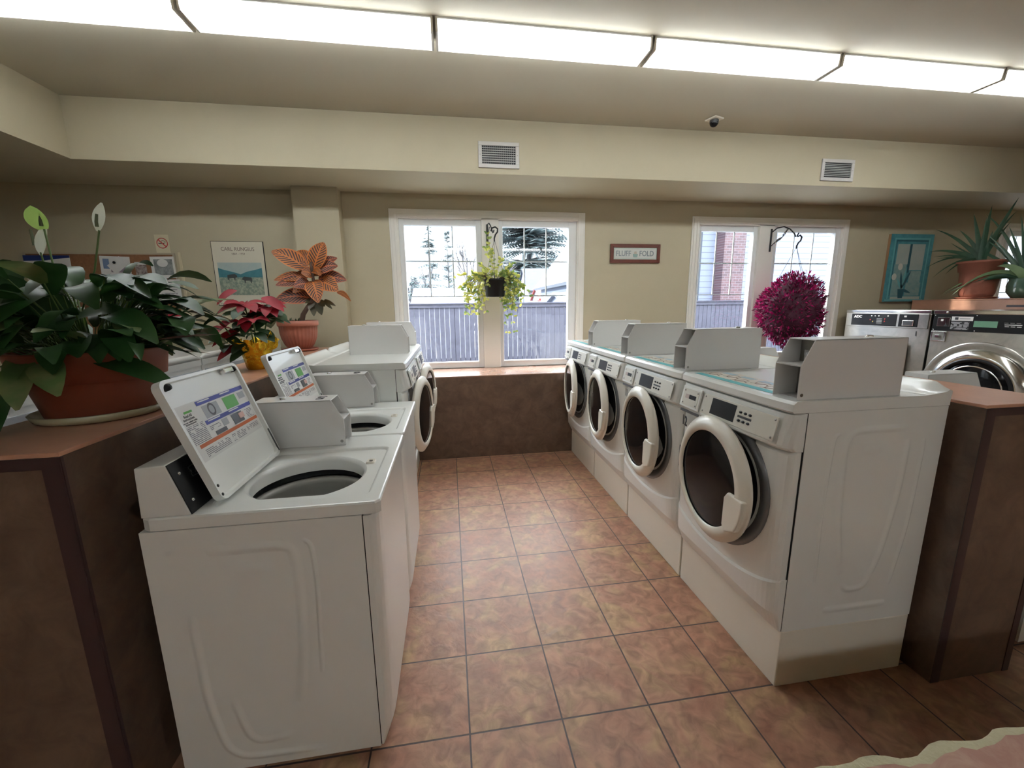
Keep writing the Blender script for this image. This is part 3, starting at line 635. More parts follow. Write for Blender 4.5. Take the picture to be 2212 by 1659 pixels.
    LQ([(.32, .52, .275, .385), (.83, .93, .28, .34), (.46, .54, .44, .50)], 0, 0, 0, 'label_picture', mat('label_grey', (.33, .34, .36), .4), 1, lb)
    LQ([(.33, .48, .505, .54), (.60, .76, .44, .535)], 0, 0, 0, 'label_picture', darkm, 2, lb)
    LQ([(.70, .78, .455, .505)], 0, 0, 0, 'label_picture', mat('label_skin', (.62, .38, .33), .5), 3, lb)
    bb = MB(); X = lambda u: x0+(x1-x0)*u; Y = lambda s: -L+L*s
    bb.lathe([(.020, .0022), (.013, .0022)], (X(.42), Y(.325), .0), 20, sy=1.1); bb.build('label_drum', mat('label_dark', (.05, .05, .055), .5), lb)
    LQ([(.07, .26, .385, .54), (.13, .45, .59, .665), (.49, .70, .59, .66), (.73, .92, .59, .64), (.82, .92, .445, .535), (.30, .43, .445, .49)], 0, 0, 0, 'label_print', linesm, 1, lb)
    LQ([(.30, .45, .230, .240), (.60, .75, .230, .240), (.31, .47, .400, .410), (.60, .75, .400, .410)], 0, 0, 0, 'header_text', paperm, 2, lb)
    for k, (tx, sz, s_, u_) in enumerate((('Read All', .0125, .315, .10), ('Instructions', .0125, .338, .08), ('Lea con cuidado todas', .0085, .358, .06), ('las instrucciones', .0085, .374, .08))):
        text('label_text', tx, sz, inkm, lb, frame_mat((X(u_), Y(s_), .0030), (1, 0, 0), (0, -1, 0)), .0002, sx=.9)
    LQ([(.12, .21, .268, .285)], 0, 0, 0, 'label_flag', greenm, 1, lb)
    cb = coin_box(e, .562, .678, ZT+.0005, 1.118, .172, .525, .218, side=-1)
    if number: text('number_label', number, .085, inkm, cb, frame_mat((.652, .250, 1.1184), (0, 1, 0), (-1, 0, 0)), .0004, off=.002)
    return e
RZ, LZ = rad(-90), rad(90)
G1 = 'front loading machines along the right side of the aisle'
def place(o, x, y, rz, label, cat, group=None): o.location = (x, y, 0); o.rotation_euler = (0, 0, rz); tag(o, label, cat, group); return o
YR = [1.683, 2.374, 3.065, 3.754]
place(front_loader('front_loading_machine', '12', open_deg=4), 1.20, YR[0], RZ, 'white front-loading machine numbered 12 nearest on the right, on its pedestal', 'laundry machine', G1)
place(front_loader('front_loading_machine', '11', open_deg=5), 1.20, YR[1], RZ, 'white front-loading machine numbered 11, next beyond machine 12', 'laundry machine', G1)
place(front_loader('front_loading_machine', '10', open_deg=6), 1.20, YR[2], RZ, 'white front-loading machine, third along the right side, next beyond machine 11', 'laundry machine', G1)
m9 = front_loader('front_loading_machine', '9', open_deg=7)
place(m9, 1.20, 3.754, RZ, 'white front-loading machine at the far end of the right side, against the window ledge', 'laundry machine', G1)
G2 = 'top loading washers with raised lids on the left'
place(washer('top_loading_washer', '5'), -.30, 1.0, LZ, 'white top-loading washer with raised lid, coin box numbered 5, nearest on the left', 'washing machine', G2)
place(washer('top_loading_washer', '6'), -.30, 1.693, LZ, 'white top-loading washer with raised lid just beyond washer 5, coin box numbered 6', 'washing machine', G2)
G3 = 'front loading machines beyond the washers on the left'
dr = front_loader('front_loading_machine', None, open_deg=10, sticker=False); place(dr, -.36, 2.386, LZ, 'white front-loading machine with ajar round door, next beyond the left washers', 'laundry machine', G3)
d2 = copy_tree(dr); place(d2, -.36, 3.0725, LZ, 'white front-loading machine with ajar door at the far left by the window ledge', 'laundry machine', G3)
# row behind the left counter
rb = front_loader('front_loading_machine', None, coin=False, open_deg=0, sticker=False, rear=True)
for k, yf in enumerate((2.215, 2.906, 3.597, 4.288)):
    o = rb if k == 0 else copy_tree(rb)
    place(o, -2.31, yf, RZ, 'white machine seen from its shade-tinted back beyond the left counter, ' + ['behind the big leafy plant', 'behind the poinsettia', 'behind the poinsettia and croton', 'under the poster'][k], 'laundry machine', 'machines beyond the left counter seen from behind')
# washers behind the right counter
wb = washer('top_loading_washer', None, lid_open=False)
for k, yf in enumerate((1.0, 1.692, 2.384, 3.076)):
    o = wb if k == 0 else copy_tree(wb)
    place(o, 2.98, yf, LZ, 'white closed top-loading washer beyond the right counter, ' + ['nearest, its coin box showing', 'second along', 'third along', 'farthest, near the window wall'][k], 'washing machine', 'washers beyond the right counter')
#REST
# ------------------------------------------------------------------ stainless machines on the right
e = empty('tumble_dryer', (4.80, 4.205, 0), RZ, 'stainless steel dryer with black control panel and number 1, by the second window', 'dryer'); w = .905
MB().box(0, w, .002, .975, 0, 1.375).build('cabinet', steelm, e, .004)
MB().box(-.004, w+.0, -.004, .975, 1.377, 1.410).build('top_cap', steelhi, e, .004)
MB().box(.012, w-.012, -.010, .002, 1.222, 1.374).build('control_fascia', steelm, e, .003)
p = MB().box(.085, .59, -.0135, -.010, 1.235, 1.368).build('control_panel', blackm, e, .001)
text('brand_badge', 'ADC', .040, paperm, p, frame_mat((.115, -.0137, 1.322), (1, 0, 0), (0, 0, 1)), .0005, sx=1.1, off=.0016)
for k, (u, z, c) in enumerate([(.32, 1.345, paperm), (.36, 1.345, paperm), (.40, 1.345, paperm), (.50, 1.345, paperm), (.31, 1.30, redm), (.34, 1.28, mat('panel_amber', (.5, .35, .08), .4)), (.47, 1.31, redm), (.47, 1.285, redm)]):
    MB().lathe([(.0001, .0155), (.007, .015), (.0075, .0135)], (u, 0, z), 12, ax='y').build('indicator', c, p)
for k in range(4): MB().box(.38, .44, -.0142, -.0135, 1.262+k*.016, 1.268+k*.016).build('panel_caption', mat('caption_grey', (.3, .3, .3), .5), p)
p = MB().box(.615, .80, -.0135, -.010, 1.235, 1.368).build('coin_panel', blackm, e, .001)
MB().box(.655, .765, -.020, -.0135, 1.246, 1.304).build('coin_drawer', steelhi, p, .003); MB().box(.665, .755, -.021, -.020, 1.252, 1.298).build('drawer_recess', darkm, p)
MB().box(.665, .69, -.0145, -.0135, 1.335, 1.352).build('coin_token_mark', paperm, p, .002)
text('number_label', '1', .07, inkm, e, frame_mat((.775, -.0005, 1.145), (1, 0, 0), (0, 0, 1)), .0006, off=.001)
dd = MB().prism([(x, -.001, z) for x, z in rrect(.10, .745, .32, 1.10, .10, 8)], (0, -.030, 0)).build('door', steelm, e, .008, 3)
MB().lathe([(.26, .033), (.265, .040), (.25, .046), (.235, .040), (.0001, .037)], (.42, 0, .70), 48, ax='y').build('door_window', glassdk, dd)
MB().tube([(.70, -.031, .80), (.70, -.060, .81), (.70, -.060, .93), (.70, -.031, .94)], .009).build('door_handle', chromem, dd)
e = empty('front_loading_washer', (4.80, 3.278, 0), RZ, 'large stainless steel washer with big round door and green display', 'washing machine'); w = .89
MB().box(0, w, .002, .975, 0, 1.372).build('cabinet', steelm, e, .004)
MB().box(.001, w, -.006, .975, 1.374, 1.410).build('top_cap', steelhi, e, .004)
MB().lathe([(.0001, .012), (.009, .010), (.010, .006)], (.115, 0, 1.392), 14, ax='y').build('lock', chromem, e)
p = MB().box(.006, w-.006, -.006, .002, 1.212, 1.373).build('control_panel', blackm, e, .001)
c = MB().box(.045, .150, -.011, -.006, 1.255, 1.342).build('coin_plate', steelhi, p, .002)
MB().box(.075, .095, -.0125, -.011, 1.305, 1.325).build('coin_return', paperm, c); MB().box(.116, .120, -.0125, -.011, 1.29, 1.332).build('coin_slot', blackm, c)
MB().prism([(.10, -.011, 1.256), (.14, -.011, 1.256), (.125, -.011, 1.272), (.122, -.011, 1.29), (.116, -.011, 1.29), (.114, -.011, 1.272)], (0, -.001, 0)).build('coin_lever', darkm, c)
l = MB().box(.158, .325, -.0078, -.006, 1.312, 1.352).build('brand_plate', paperm, p, .001)
MB().box(.185, .212, -.0084, -.0078, 1.321, 1.345).build('brand_mark', inkm, l, .003); MB().box(.222, .305, -.0082, -.0078, 1.328, 1.337).build('brand_name', mat('faded_ink', (.3, .3, .32), .5), l)
MB().box(.158, .30, -.0066, -.006, 1.228, 1.305).build('instruction_print', lines_mat('panel_print', 'Z', 95, (.45, .45, .46), (.02, .02, .022), -.1, 30), p)
MB().box(.335, .505, -.0085, -.006, 1.258, 1.314).build('display', lcdm, p, .002)
for k in range(3): MB().box(.555+k*.04, .583+k*.04, -.0085, -.006, 1.268, 1.274).build('control_button', paperm, p); MB().box(.548+k*.04, .575+k*.04, -.0085, -.006, 1.300, 1.304).build('control_caption', mat('caption_grey', (.3, .3, .3)), p)
MB().box(.552, .665, -.0085, -.006, 1.283, 1.290).build('button_bar', paperm, p)
for (u, v) in ((.02, 1.36), (.02, 1.222), (.35, 1.362), (.35, 1.222), (.70, 1.362), (.70, 1.222)): MB().lathe([(.0001, .009), (.004, .009), (.0045, .006)], (u, 0, v), 10, ax='y').build('screw', chromem, p)
c = MB().box(.003, .135, -.008, .002, 1.105, 1.206).build('coin_box_door', steelhi, e, .006); MB().box(.02, .118, -.009, -.008, 1.117, 1.194).build('coin_box_recess', mat('coin_plate_metal', (.3, .3, .3)), c)
MB().box(.05, .09, -.022, -.009, 1.145, 1.172).build('coin_box_lock', chromem, c, .004)
cx, cz = .432, .674
MB().lathe([(.450, -.001), (.452, .006), (.440, .010), (.41, .006), (.385, .004)], (cx, 0, cz), 72, ax='y').build('door_surround', steelm, e)
d = MB().lathe([(.375, .006), (.382, .022), (.365, .040), (.33, .058), (.302, .062), (.298, .055)], (cx, 0, cz), 72, ax='y').build('door_ring', steelhi, e)
MB().lathe([(.300, .056), (.300, .066), (.275, .064), (.268, .045)], (cx, 0, cz), 64, ax='y').build('door_gasket', blackm, d)
MB().lathe([(.0001, .085), (.10, .082), (.18, .072), (.24, .058), (.270, .046)], (cx, 0, cz), 56, ax='y').build('door_glass', glassdk, d)
MB().lathe([(.225, .064), (.230, .0665), (.235, .062)], (cx, 0, cz), 56, ax='y').build('glass_rim', chromem, d)
MB().box(.80, .86, -.05, .002, .60, .70).build('door_handle', darkm, e, .01)
# tall laminate block behind the steel machines
e = empty('plant_ledge', (6.0, 3.0, 0), 0, 'tall brown laminate ledge, tinted pinkish as lit, behind the steel machines carrying the aloe plants', 'ledge')
MB().box(-.205, .25, -1.3, 1.262, 0, 1.508).build('ledge_body', lamlit, e, .004); MB().box(-.210, .25, -1.3, 1.264, 1.508, 1.520).build('ledge_top', lamlit, e, .003)  # lit tone of the laminate, sunlight put into its colour
MB().box(-.209, -.2055, -1.3, .35, 1.430, 1.452).build('edge_strip', lamedge, e)  # narrow dark strip across the ledge front
# ------------------------------------------------------------------ things on the walls
YF = YW-.001
def flat(nm, par, x0, x1, z0, z1, m, lv, th=.0012):   # layered flat artwork on the back wall, par located at its centre
    o = par.location; y = -.006-.0007*lv
    return MB().box(x0-o.x, x1-o.x, y-.0006, y, z0-o.z, z1-o.z).build(nm, m, par)
def flatpoly(nm, par, pts, m, lv):
    o = par.location; y = -.006-.0007*lv
    return MB().prism([(x-o.x, y, z-o.z) for x, z in pts], (0, -.0006, 0)).build(nm, m, par)
e = empty('framed_sign', (2.065, YF, 2.06), 0, 'small cherry framed sign reading fluff and fold between the two windows', 'sign')
b = MB(); X, Z, f = .2925, .101, .038
b.prism([(-X, 0, -Z), (X, 0, -Z), (X-f, 0, -Z+f), (-X+f, 0, -Z+f)], (0, -.022, 0)); b.prism([(-X, 0, Z), (-X+f, 0, Z-f), (X-f, 0, Z-f), (X, 0, Z)], (0, -.022, 0))
b.prism([(-X, 0, -Z), (-X+f, 0, -Z+f), (-X+f, 0, Z-f), (-X, 0, Z)], (0, -.022, 0)); b.prism([(X, 0, -Z), (X, 0, Z), (X-f, 0, Z-f), (X-f, 0, -Z+f)], (0, -.022, 0)); b.build('sign_frame', woodred, e, .004)
MB().box(-.256, .256, -.012, -.001, -.064, .064).build('sign_mat', mat('sage_mat', (.50, .56, .50), .6), e)
MB().box(-.240, .240, -.0135, -.012, -.048, .048).build('sign_panel', mat('cross_stitch_cloth', (.62, .64, .60), .8), e)
stm = mat('stitched_letters', (.20, .24, .25), .8)
text('sign_text', 'FLUFF', .082, stm, e, frame_mat((-.230, -.014, -.026), (1, 0, 0), (0, 0, 1)), .0005, off=.0012, sx=.84); text('sign_text', 'FOLD', .082, stm, e, frame_mat((.045, -.014, -.026), (1, 0, 0), (0, 0, 1)), .0005, off=.0012, sx=.84)
MB().prism([(-.022, -.0135, -.04), (.022, -.0135, -.04), (.03, -.0135, -.005), (-.03, -.0135, -.005)], (0, -.001, 0)).build('basket_motif', mat('motif_green', (.24, .36, .34), .8), e); MB().prism([(-.018, -.0135, -.003), (.018, -.0135, -.003), (.012, -.0135, .025), (-.012, -.0135, .022)], (0, -.001, 0)).build('cloth_motif', mat('motif_tan', (.48, .42, .34), .8), e)
# painted window picture
e = empty('painting', (5.66, YF, 1.905), 0, 'teal painting of a window with a potted plant, on the wall above the dryer', 'painting')
tl0 = mat('painted_teal', (.045, .20, .235), .6, noise=(16, (.07, .27, .30), .35, .65)); tl1 = mat('painted_teal_light', (.13, .36, .38), .6); tl2 = mat('painted_teal_dark', (.02, .09, .115), .6); gp = mat('painted_pane', (.40, .42, .37), .7, noise=(9, (.34, .39, .36), .3, .7))
MB().box(-.313, .313, -.030, 0, -.408, .408).build('canvas_edge', mat('tan_canvas_edge', (.30, .17, .09), .8), e); MB().box(-.308, .313, -.032, -.030, -.403, .408).build('painted_ground', tl0, e)
def art(nm, x0, x1, z0, z1, m, lv): return MB().box(x0, x1, -.0322-.0006*lv, -.032, z0, z1).build(nm, m, e)
for a in ((-.25, -.235, -.37, .36), (.245, .262, -.37, .36), (-.25, .262, .345, .362), (-.28, .285, -.392, -.375)): art('painted_moulding', *a, tl1, 1)
for a in ((-.222, -.214, -.33, .335), (-.222, .235, .322, .335), (-.02, .012, -.05, .29)): art('painted_bar', *a, tl2, 2)
art('painted_pane', -.195, -.02, .05, .29, gp, 1); art('painted_pane', .015, .205, -.02, .29, gp, 1); art('painted_shutter', .03, .20, -.17, -.03, mat('painted_haze', (.28, .37, .34), .7, noise=(20, (.20, .30, .29), .3, .7)), 1)
art('painted_view', -.205, -.03, -.33, .05, mat('painted_view', (.16, .29, .29), .7, noise=(22, (.26, .34, .31), .3, .7)), 1); art('painted_view', .0, .215, -.33, -.17, mat('painted_view', (.16, .29, .29)), 1)
art('painted_sill', -.20, .235, -.375, -.34, mat('painted_sill', (.42, .44, .37), .7), 2)
b = MB().prism([(-.11, -.0345, -.25), (-.01, -.0345, -.25), (-.025, -.0345, -.36), (-.09, -.0345, -.36)], (0, -.0006, 0)); b.build('painted_pot', tl2, e)
for k, (x, z) in enumerate(((-.10, -.03), (-.02, .02), (.05, -.02), (-.14, -.12), (.09, -.30))):
    b = MB(); b.leaf((-.06, -.0352, -.25), (x, -.0352, z), .035, 0, 0, 5, nrm=(0, -1, 0), fold=0); b.build('painted_leaf', tl1 if k % 2 else tl2, e)
for (x, z) in ((-.19, -.10), (-.12, .02)): MB().lathe([(.0001, .0362), (.035, .0358)], (x, 0, z), 12, ax='y', sy=1.2).build('painted_flower', mat('painted_petal', (.58, .54, .46), .7), e)
# poster with an animal landscape
e = empty('wall_poster', (-2.018, YF, 1.843), 0, 'cream poster with title over a landscape picture, left of the wall column', 'poster')
MB().box(-.235, .235, -.0065, 0, -.304, .304).build('poster_backing', blackm, e); MB().box(-.230, .228, -.0072, -.0065, -.298, .300).build('poster_sheet', papercr, e)
text('poster_text', 'CARL RUNGIUS', .050, mat('brown_ink', (.16, .11, .09), .6), e, frame_mat((.0, -.0074, .215), (1, 0, 0), (0, 0, 1)), .0003, 'CENTER', sx=.86); text('poster_text', '1869 - 1959', .028, mat('brown_ink', (.16, .11, .09), .6), e, frame_mat((.0, -.0074, .178), (1, 0, 0), (0, 0, 1)), .0003, 'CENTER', sx=.9)
ps = MB().box(-.198, .198, -.0078, -.0072, -.205, .105).build('picture_sky', mat('picture_sky', (.34, .44, .44), .6, noise=(9, (.44, .50, .46), .3, .7)), e)
MB().prism([(-.198, -.0078, -.06), (.198, -.0078, -.06), (.198, -.0078, .055), (.13, -.0078, .035), (.06, -.0078, .02), (.0, -.0078, -.005), (-.08, -.0078, .02), (-.14, -.0078, .035), (-.198, -.0078, .055)], (0, -.0005, 0)).build('picture_hills', mat('picture_hills', (.03, .14, .18), .6, noise=(20, (.05, .19, .22), .3, .7)), ps)
MB().box(-.198, .198, -.0090, -.0083, -.205, -.035).build('picture_brush', mat('picture_brush', (.16, .21, .17), .7, noise=(50, (.36, .38, .28), .42, .6)), ps)
for (x, z, sx) in ((-.075, -.03, -1), (.05, -.055, 1)):
    MB().prism([(x+sx*p, -.0090, z+q) for p, q in [(-.04, .012), (-.022, .028), (.02, .022), (.045, .018), (.048, -.01), (.040, -.035), (.034, -.035), (.03, -.012), (-.01, -.012), (-.014, -.036), (-.02, -.036), (-.024, -.008), (-.042, -.004)]][::sx], (0, -.0006, 0)).build('picture_animal', mat('picture_animal', (.04, .045, .045), .7), ps)
b = MB().box(-.215, .215, -.0075, -.0072, -.288, -.282); b.build('poster_caption', lines_mat('caption_ink', 'X', 60, (.15, .15, .15), (.66, .62, .50), -.3, 20), e)
# no smoking sign
e = empty('no_smoking_sign', (-2.669, YF, 2.118), 0, 'small cream no smoking sign above the bulletin board', 'sign')
MB().box(-.060, .060, -.003, 0, -.082, .082).build('sign_plate', mat('sign_cream', (.62, .57, .40), .5), e)
MB().lathe([(.048, .0032), (.048, .0042), (.041, .0042), (.041, .0032)], (0, 0, .005), 36, ax='y').build('red_ring', redm, e)
MB().prism([(-.034, -.0048, .034), (-.027, -.0048, .040), (.034, -.0048, -.024), (.028, -.0048, -.031)], (0, -.0008, 0)).build('red_bar', redm, e)
MB().box(-.032, .018, -.0042, -.0032, -.001, .007).build('cigarette', inkm, e); MB().tube([(.022, -.0036, .010), (.030, -.0036, .018), (.020, -.0036, .024), (.004, -.0036, .030), (-.004, -.0036, .022)], .002, seg=5).build('smoke', inkm, e)
# bulletin board and papers
bb = empty('bulletin_board', (-3.20, YF, 1.68), 0, 'cork bulletin board on the left wall behind the leafy plant', 'bulletin board')
MB().box(-.61, .615, -.008, 0, -.40, .345).build('cork_panel', corkm, bb)
b = MB(); b.box(-.62, -.60, -.012, 0, -.41, .352); b.box(.605, .625, -.012, 0, -.41, .352); b.box(-.60, .605, -.012, 0, .338, .352); b.box(-.60, .605, -.012, 0, -.41, -.398); b.build('board_frame', mat('board_frame', (.42, .36, .27), .5), bb)
def paper(nm, x0, x1, z0, z1, label, m=None, tilt=0, lv=0):
    o = empty(nm, ((x0+x1)/2, YF-.0125-.002*lv, (z0+z1)/2), 0, label, 'notice'); o.rotation_euler = (0, tilt, 0); W_, H_ = (x1-x0)/2, (z1-z0)/2
    MB().box(-W_, W_, -.0012, 0, -H_, H_).build('sheet', m or paperm, o); return o, W_, H_
def blk(o, x0, x1, z0, z1, m, nm='print_block'): return MB().box(x0, x1, -.0018, -.0012, z0, z1).build(nm, m, o)
pl = lines_mat('paper_print', 'Z', 55, (.30, .30, .32), (.72, .72, .70), .0, 25)
o, a, h = paper('poster_notice', -3.82, -3.45, 1.55, 2.005, 'dental clinic poster with dark blue top at the left end of the bulletin board')
MB().prism([(-a, -.0012, h-.05), (-.02, -.0012, h-.045), (a*.7, -.0012, h-.025), (a, -.0012, h-.02), (a, -.0012, h), (-a, -.0012, h)], (0, -.0008, 0)).build('blue_header', mat('navy', (.01, .03, .16), .5), o)
text('notice_text', 'Dental Clinic', .058, inkm, o, frame_mat((-.145, -.0014, .055), (1, 0, 0), (0, 0, 1)), .0003, off=.0012, sx=.82); blk(o, -.12, .14, .11, .14, mat('pale_green_ink', (.45, .52, .40), .6)); blk(o, -.14, .14, -.18, .02, pl)
o, a, h = paper('flyer', -3.44, -3.36, 1.68, 1.87, 'narrow white card beside the dental clinic poster'); blk(o, -.03, .03, -.07, .06, pl)
o, a, h = paper('business_card', -3.30, -3.20, 1.74, 1.81, 'small teal card low on the cork beside the folded flyer', mat('teal_card', (.12, .33, .30), .5)); blk(o, -.04, .03, -.01, .01, paperm)
o, a, h = paper('flyer', -3.215, -2.965, 1.71, 2.0, 'white flyer with blue pictures pinned in the middle of the board', tilt=rad(2)); blk(o, -.11, .11, -.12, -.02, pl); blk(o, -.10, -.05, .03, .12, mat('photo_blue', (.18, .26, .42), .5)); blk(o, -.04, .11, 0, .05, mat('photo_dusk', (.25, .2, .25), .5))
o, a, h = paper('folded_note', -3.14, -3.0, 1.87, 1.97, 'small tilted note pinned over the middle flyer by a dark pin', tilt=rad(-38), lv=1); MB().ball((0, -.009, .03), .012).build('push_pin', blackm, o)
o, a, h = paper('photo_card', -2.925, -2.83, 1.81, 1.95, 'small photo card with white heading on the bare cork', mat('card_photo', (.16, .11, .10), .5, noise=(40, (.4, .36, .33), .4, .6))); blk(o, -.048, .045, .045, .07, paperm)
o, a, h = paper('note_card', -2.90, -2.80, 1.70, 1.81, 'white note card hanging under the small photo card', lv=1, tilt=rad(-3)); blk(o, -.04, .04, -.04, .04, pl)
o, a, h = paper('photo_flyer', -2.79, -2.585, 1.80, 2.0, 'white sheet with a grey photograph at the top right of the board', tilt=rad(-1)); pf = blk(o, -.075, .085, -.07, .075, mat('grey_photo', (.16, .18, .18), .5, noise=(18, (.30, .32, .32), .4, .6))); MB().lathe([(.0001, .0026), (.036, .0024)], (.0, 0, .04), 20, ax='y', sx=1.3).build('speech_bubble', paperm, o)
o, a, h = paper('printed_notice', -2.77, -2.565, 1.58, 1.79, 'white typed notice directly under the grey photograph sheet'); blk(o, -.07, .07, -.08, .08, lines_mat('notice_print', 'Z', 26, (.36, .36, .38), (.72, .72, .70), .55, 30))
o, a, h = paper('printed_notice', -3.20, -2.80, 1.36, 1.69, 'wide white notice low on the board behind the leaves'); blk(o, -.17, .17, -.13, .13, pl)
o, a, h = paper('colour_card', -2.735, -2.56, 1.28, 1.49, 'red white and blue card at the lower right corner of the board'); blk(o, -.08, .08, .055, .10, mat('card_red', (.42, .02, .04), .5)); blk(o, -.08, .08, -.10, -.03, mat('card_blue', (.02, .06, .28), .5)); blk(o, -.08, .08, -.03, .0, mat('card_orange', (.5, .16, .03), .5))
o = MB().box(-.010, .010, -.012, 0, -.56, .56).build('cable_cover', mat('cable_cover_cream', (.60, .54, .38), .5), None, 0, loc=(-2.535, YF, 1.48)); tag(o, 'cream vertical cable cover strip on the wall right of the bulletin board', 'cable cover')
# ------------------------------------------------------------------ hanging plants
e = empty('plant_bracket', (.412, YW-.021, 2.215), 0, 'black iron wall bracket on the post of the left window', 'bracket')
MB().box(-.011, .011, -.008, 0, -.12, .125).build('bracket_plate', ironm, e, .003)
MB().tube([(0, -.006, .09), (.002, -.06, .115), (.006, -.14, .11), (.014, -.21, .075), (.022, -.255, .03), (.030, -.27, -.005), (.036, -.28, .0), (.040, -.29, .02)], .006).build('bracket_arm', ironm, e)
MB().tube([(0, -.006, -.06), (.002, -.05, -.01), (.004, -.10, .02), (.008, -.16, .07)], .0045).build('bracket_scroll', ironm, e)
e = empty('hanging_vine', (.455, 4.0, 1.593), 0, 'yellow-green trailing vine in a black hanging pot at the left window', 'hanging plant')
MB().lathe([(.0001, 0), (.088, 0), (.094, .008), (.112, .15), (.122, .155), (.122, .175), (.112, .175), (.106, .155)], seg=32).build('pot', blackm, e); MB().lathe([(.0001, .150), (.107, .150)], seg=24).build('soil', soilm, e)
hk = V((0, 0, .555)); b = MB()
for a in (20, 140, 260): b.tube([(.117*cos(rad(a)), .117*sin(rad(a)), .17), (.06*cos(rad(a)), .06*sin(rad(a)), .36), tuple(hk)], .0022, seg=5)
b.build('hanger_wires', darkm, e)
MB().tube([(0, 0, .535), (0, 0, .565), (.012, 0, .60), (.032, 0, .625), (.034, 0, .655), (.010, 0, .672), (-.022, 0, .660), (-.032, 0, .63)], .0075).build('hanger_hook', blackm, e)
rn = random.Random(11); lv = MB(); st = MB(); stems = []
for k in range(64):
    a = rn.uniform(0, 2*pi)
    if k % 3 == 0: a = rn.uniform(pi*.8, pi*1.25)
    elif k % 3 == 1: a = rn.uniform(-.5, .5)
    ca, sa = cos(a), sin(a)*.55; out = rn.uniform(.05, .26) if ca < 0 else rn.uniform(.04, .21); drop = rn.uniform(.02, .36)*(.5+.5*abs(ca)); rise = rn.uniform(.02, .09)
    p0 = V((.06*ca, .06*sa, .16)); pts = []
    for i in range(9):
        t = i/8; r_ = .06+(out)*min(1, t*1.7)+.03*sin(t*5+k); pts.append(V((r_*ca, r_*sa, .16+rise*sin(min(1, t*1.6)*pi)-drop*max(0, t-.3)**1.3/.63)))
    stems.append(pts)
for (tx, tz, ty) in ((-.07, .60, -.02), (-.09, .47, -.04), (-.02, .44, .0), (.06, .36, -.03), (.15, .30, -.05), (.21, .33, .0), (-.13, .31, -.04), (.20, -.35, .02), (.12, -.36, .0), (.36, .02, -.02), (-.33, .10, 0), (-.45, .15, -.02)):
    stems.append([V((0, 0, .15)).lerp(V((tx, ty, tz)), t)+V((0, 0, .08))*sin(t*pi)*(1 if tz < .3 else .3) for t in [i/8 for i in range(9)]])
for pts in stems:
    st.tube(pts, .0020, seg=4, r1=.001)
    for i in range(2, 9):
        for s in (-1, 1):
            if rn.random() < .12: continue
            d = (pts[i]-pts[i-1]).normalized(); sd_ = V((rn.uniform(-1, 1), rn.uniform(-1, 1), rn.uniform(-.3, .6))).normalized()
            tip = pts[i]+(sd_*.75+d*.35)*rn.uniform(.036, .062); lv.leaf(pts[i], tip, rn.uniform(.024, .036), 0, 1 if (rn.random() < (.72 if pts[i].x < .05 else .4)) else 0, 3, fold=.25, nrm=(rn.uniform(-.4, .4), -1, .6))  # variegated leaves; extra yellow on the left paints in sunlight there
st.build('stems', barkm, e); lv.build('foliage', [vineg, viney], e)
e = empty('plant_bracket', (3.722, YW-.021, 2.215), 0, 'black iron wall bracket with leaf scroll on the post of the second window', 'bracket')
MB().box(-.011, .011, -.008, 0, -.125, .13).build('bracket_plate', ironm, e, .003)
MB().tube([(0, -.006, .09), (.004, -.08, .125), (.010, -.17, .125), (.018, -.25, .085), (.026, -.305, .03), (.034, -.32, -.005), (.038, -.335, .0), (.044, -.345, .03)], .007).build('bracket_arm', ironm, e)
MB().tube([(0, -.006, -.07), (.004, -.06, -.03), (.008, -.13, -.01), (.012, -.19, .04), (.015, -.215, .08)], .0045).build('bracket_scroll', ironm, e)
b = MB()
for (y, z) in ((-.07, -.02), (-.10, -.01), (-.18, .05), (-.205, .07)):
    for s in (-1, 1): b.leaf((.008, y, z), (.008+.03*s, y-.02, z+.035*s), .022, 0, 0, 3, nrm=(0, 1, .3))
b.build('bracket_leaves', mat('iron_leaf', (.25, .24, .20), .4, metal=.6), e)
e = empty('hanging_flower_ball', (3.775, 3.93, 1.42), 0, 'round hanging ball of magenta and plum foliage in front of the second window', 'hanging plant')
b = MB()
for a in (30, 150, 270): b.tube([(.17*cos(rad(a)), .12*sin(rad(a)), .35), (.0-.02, 0, .68)], .002, seg=5)
b.build('hanger_wires', darkm, e)
MB().tube([(-.02, 0, .66), (-.02, 0, .69), (-.005, 0, .72), (.022, 0, .745), (.030, 0, .78), (.008, 0, .80), (-.02, 0, .785)], .008).build('hanger_hook', blackm, e)
MB().ball((0, 0, 0), .27, 0, 20, 1.2).build('ball_core', mat('core_plum', (.05, .006, .02), .8), e)
b = MB(); RX, RY, RZ_ = .345, .255, .385
for k in range(4200):
    u = rn.uniform(-1, 1); a = rn.uniform(0, 2*pi); q = (1-u*u)**.5; n_ = V((q*cos(a), q*sin(a), u)); sc = 1+.07*sin(a*3+u*4)
    s_ = rn.uniform(.84, 1.02)*sc; p0 = V((n_.x*RX*s_, n_.y*RY*s_, n_.z*RZ_*s_)); d = (n_+V((rn.uniform(-.8, .8), rn.uniform(-.8, .8), rn.uniform(-.8, .9)))).normalized()
    b.leaf(p0, p0+d*rn.uniform(.030, .055), rn.uniform(.014, .024), 0, rn.randrange(2), 2, fold=.3, nrm=(rn.uniform(-1, 1), rn.uniform(-1, 1), rn.uniform(-1, 1)))
b.build('foliage', [mag1, mag2], e)
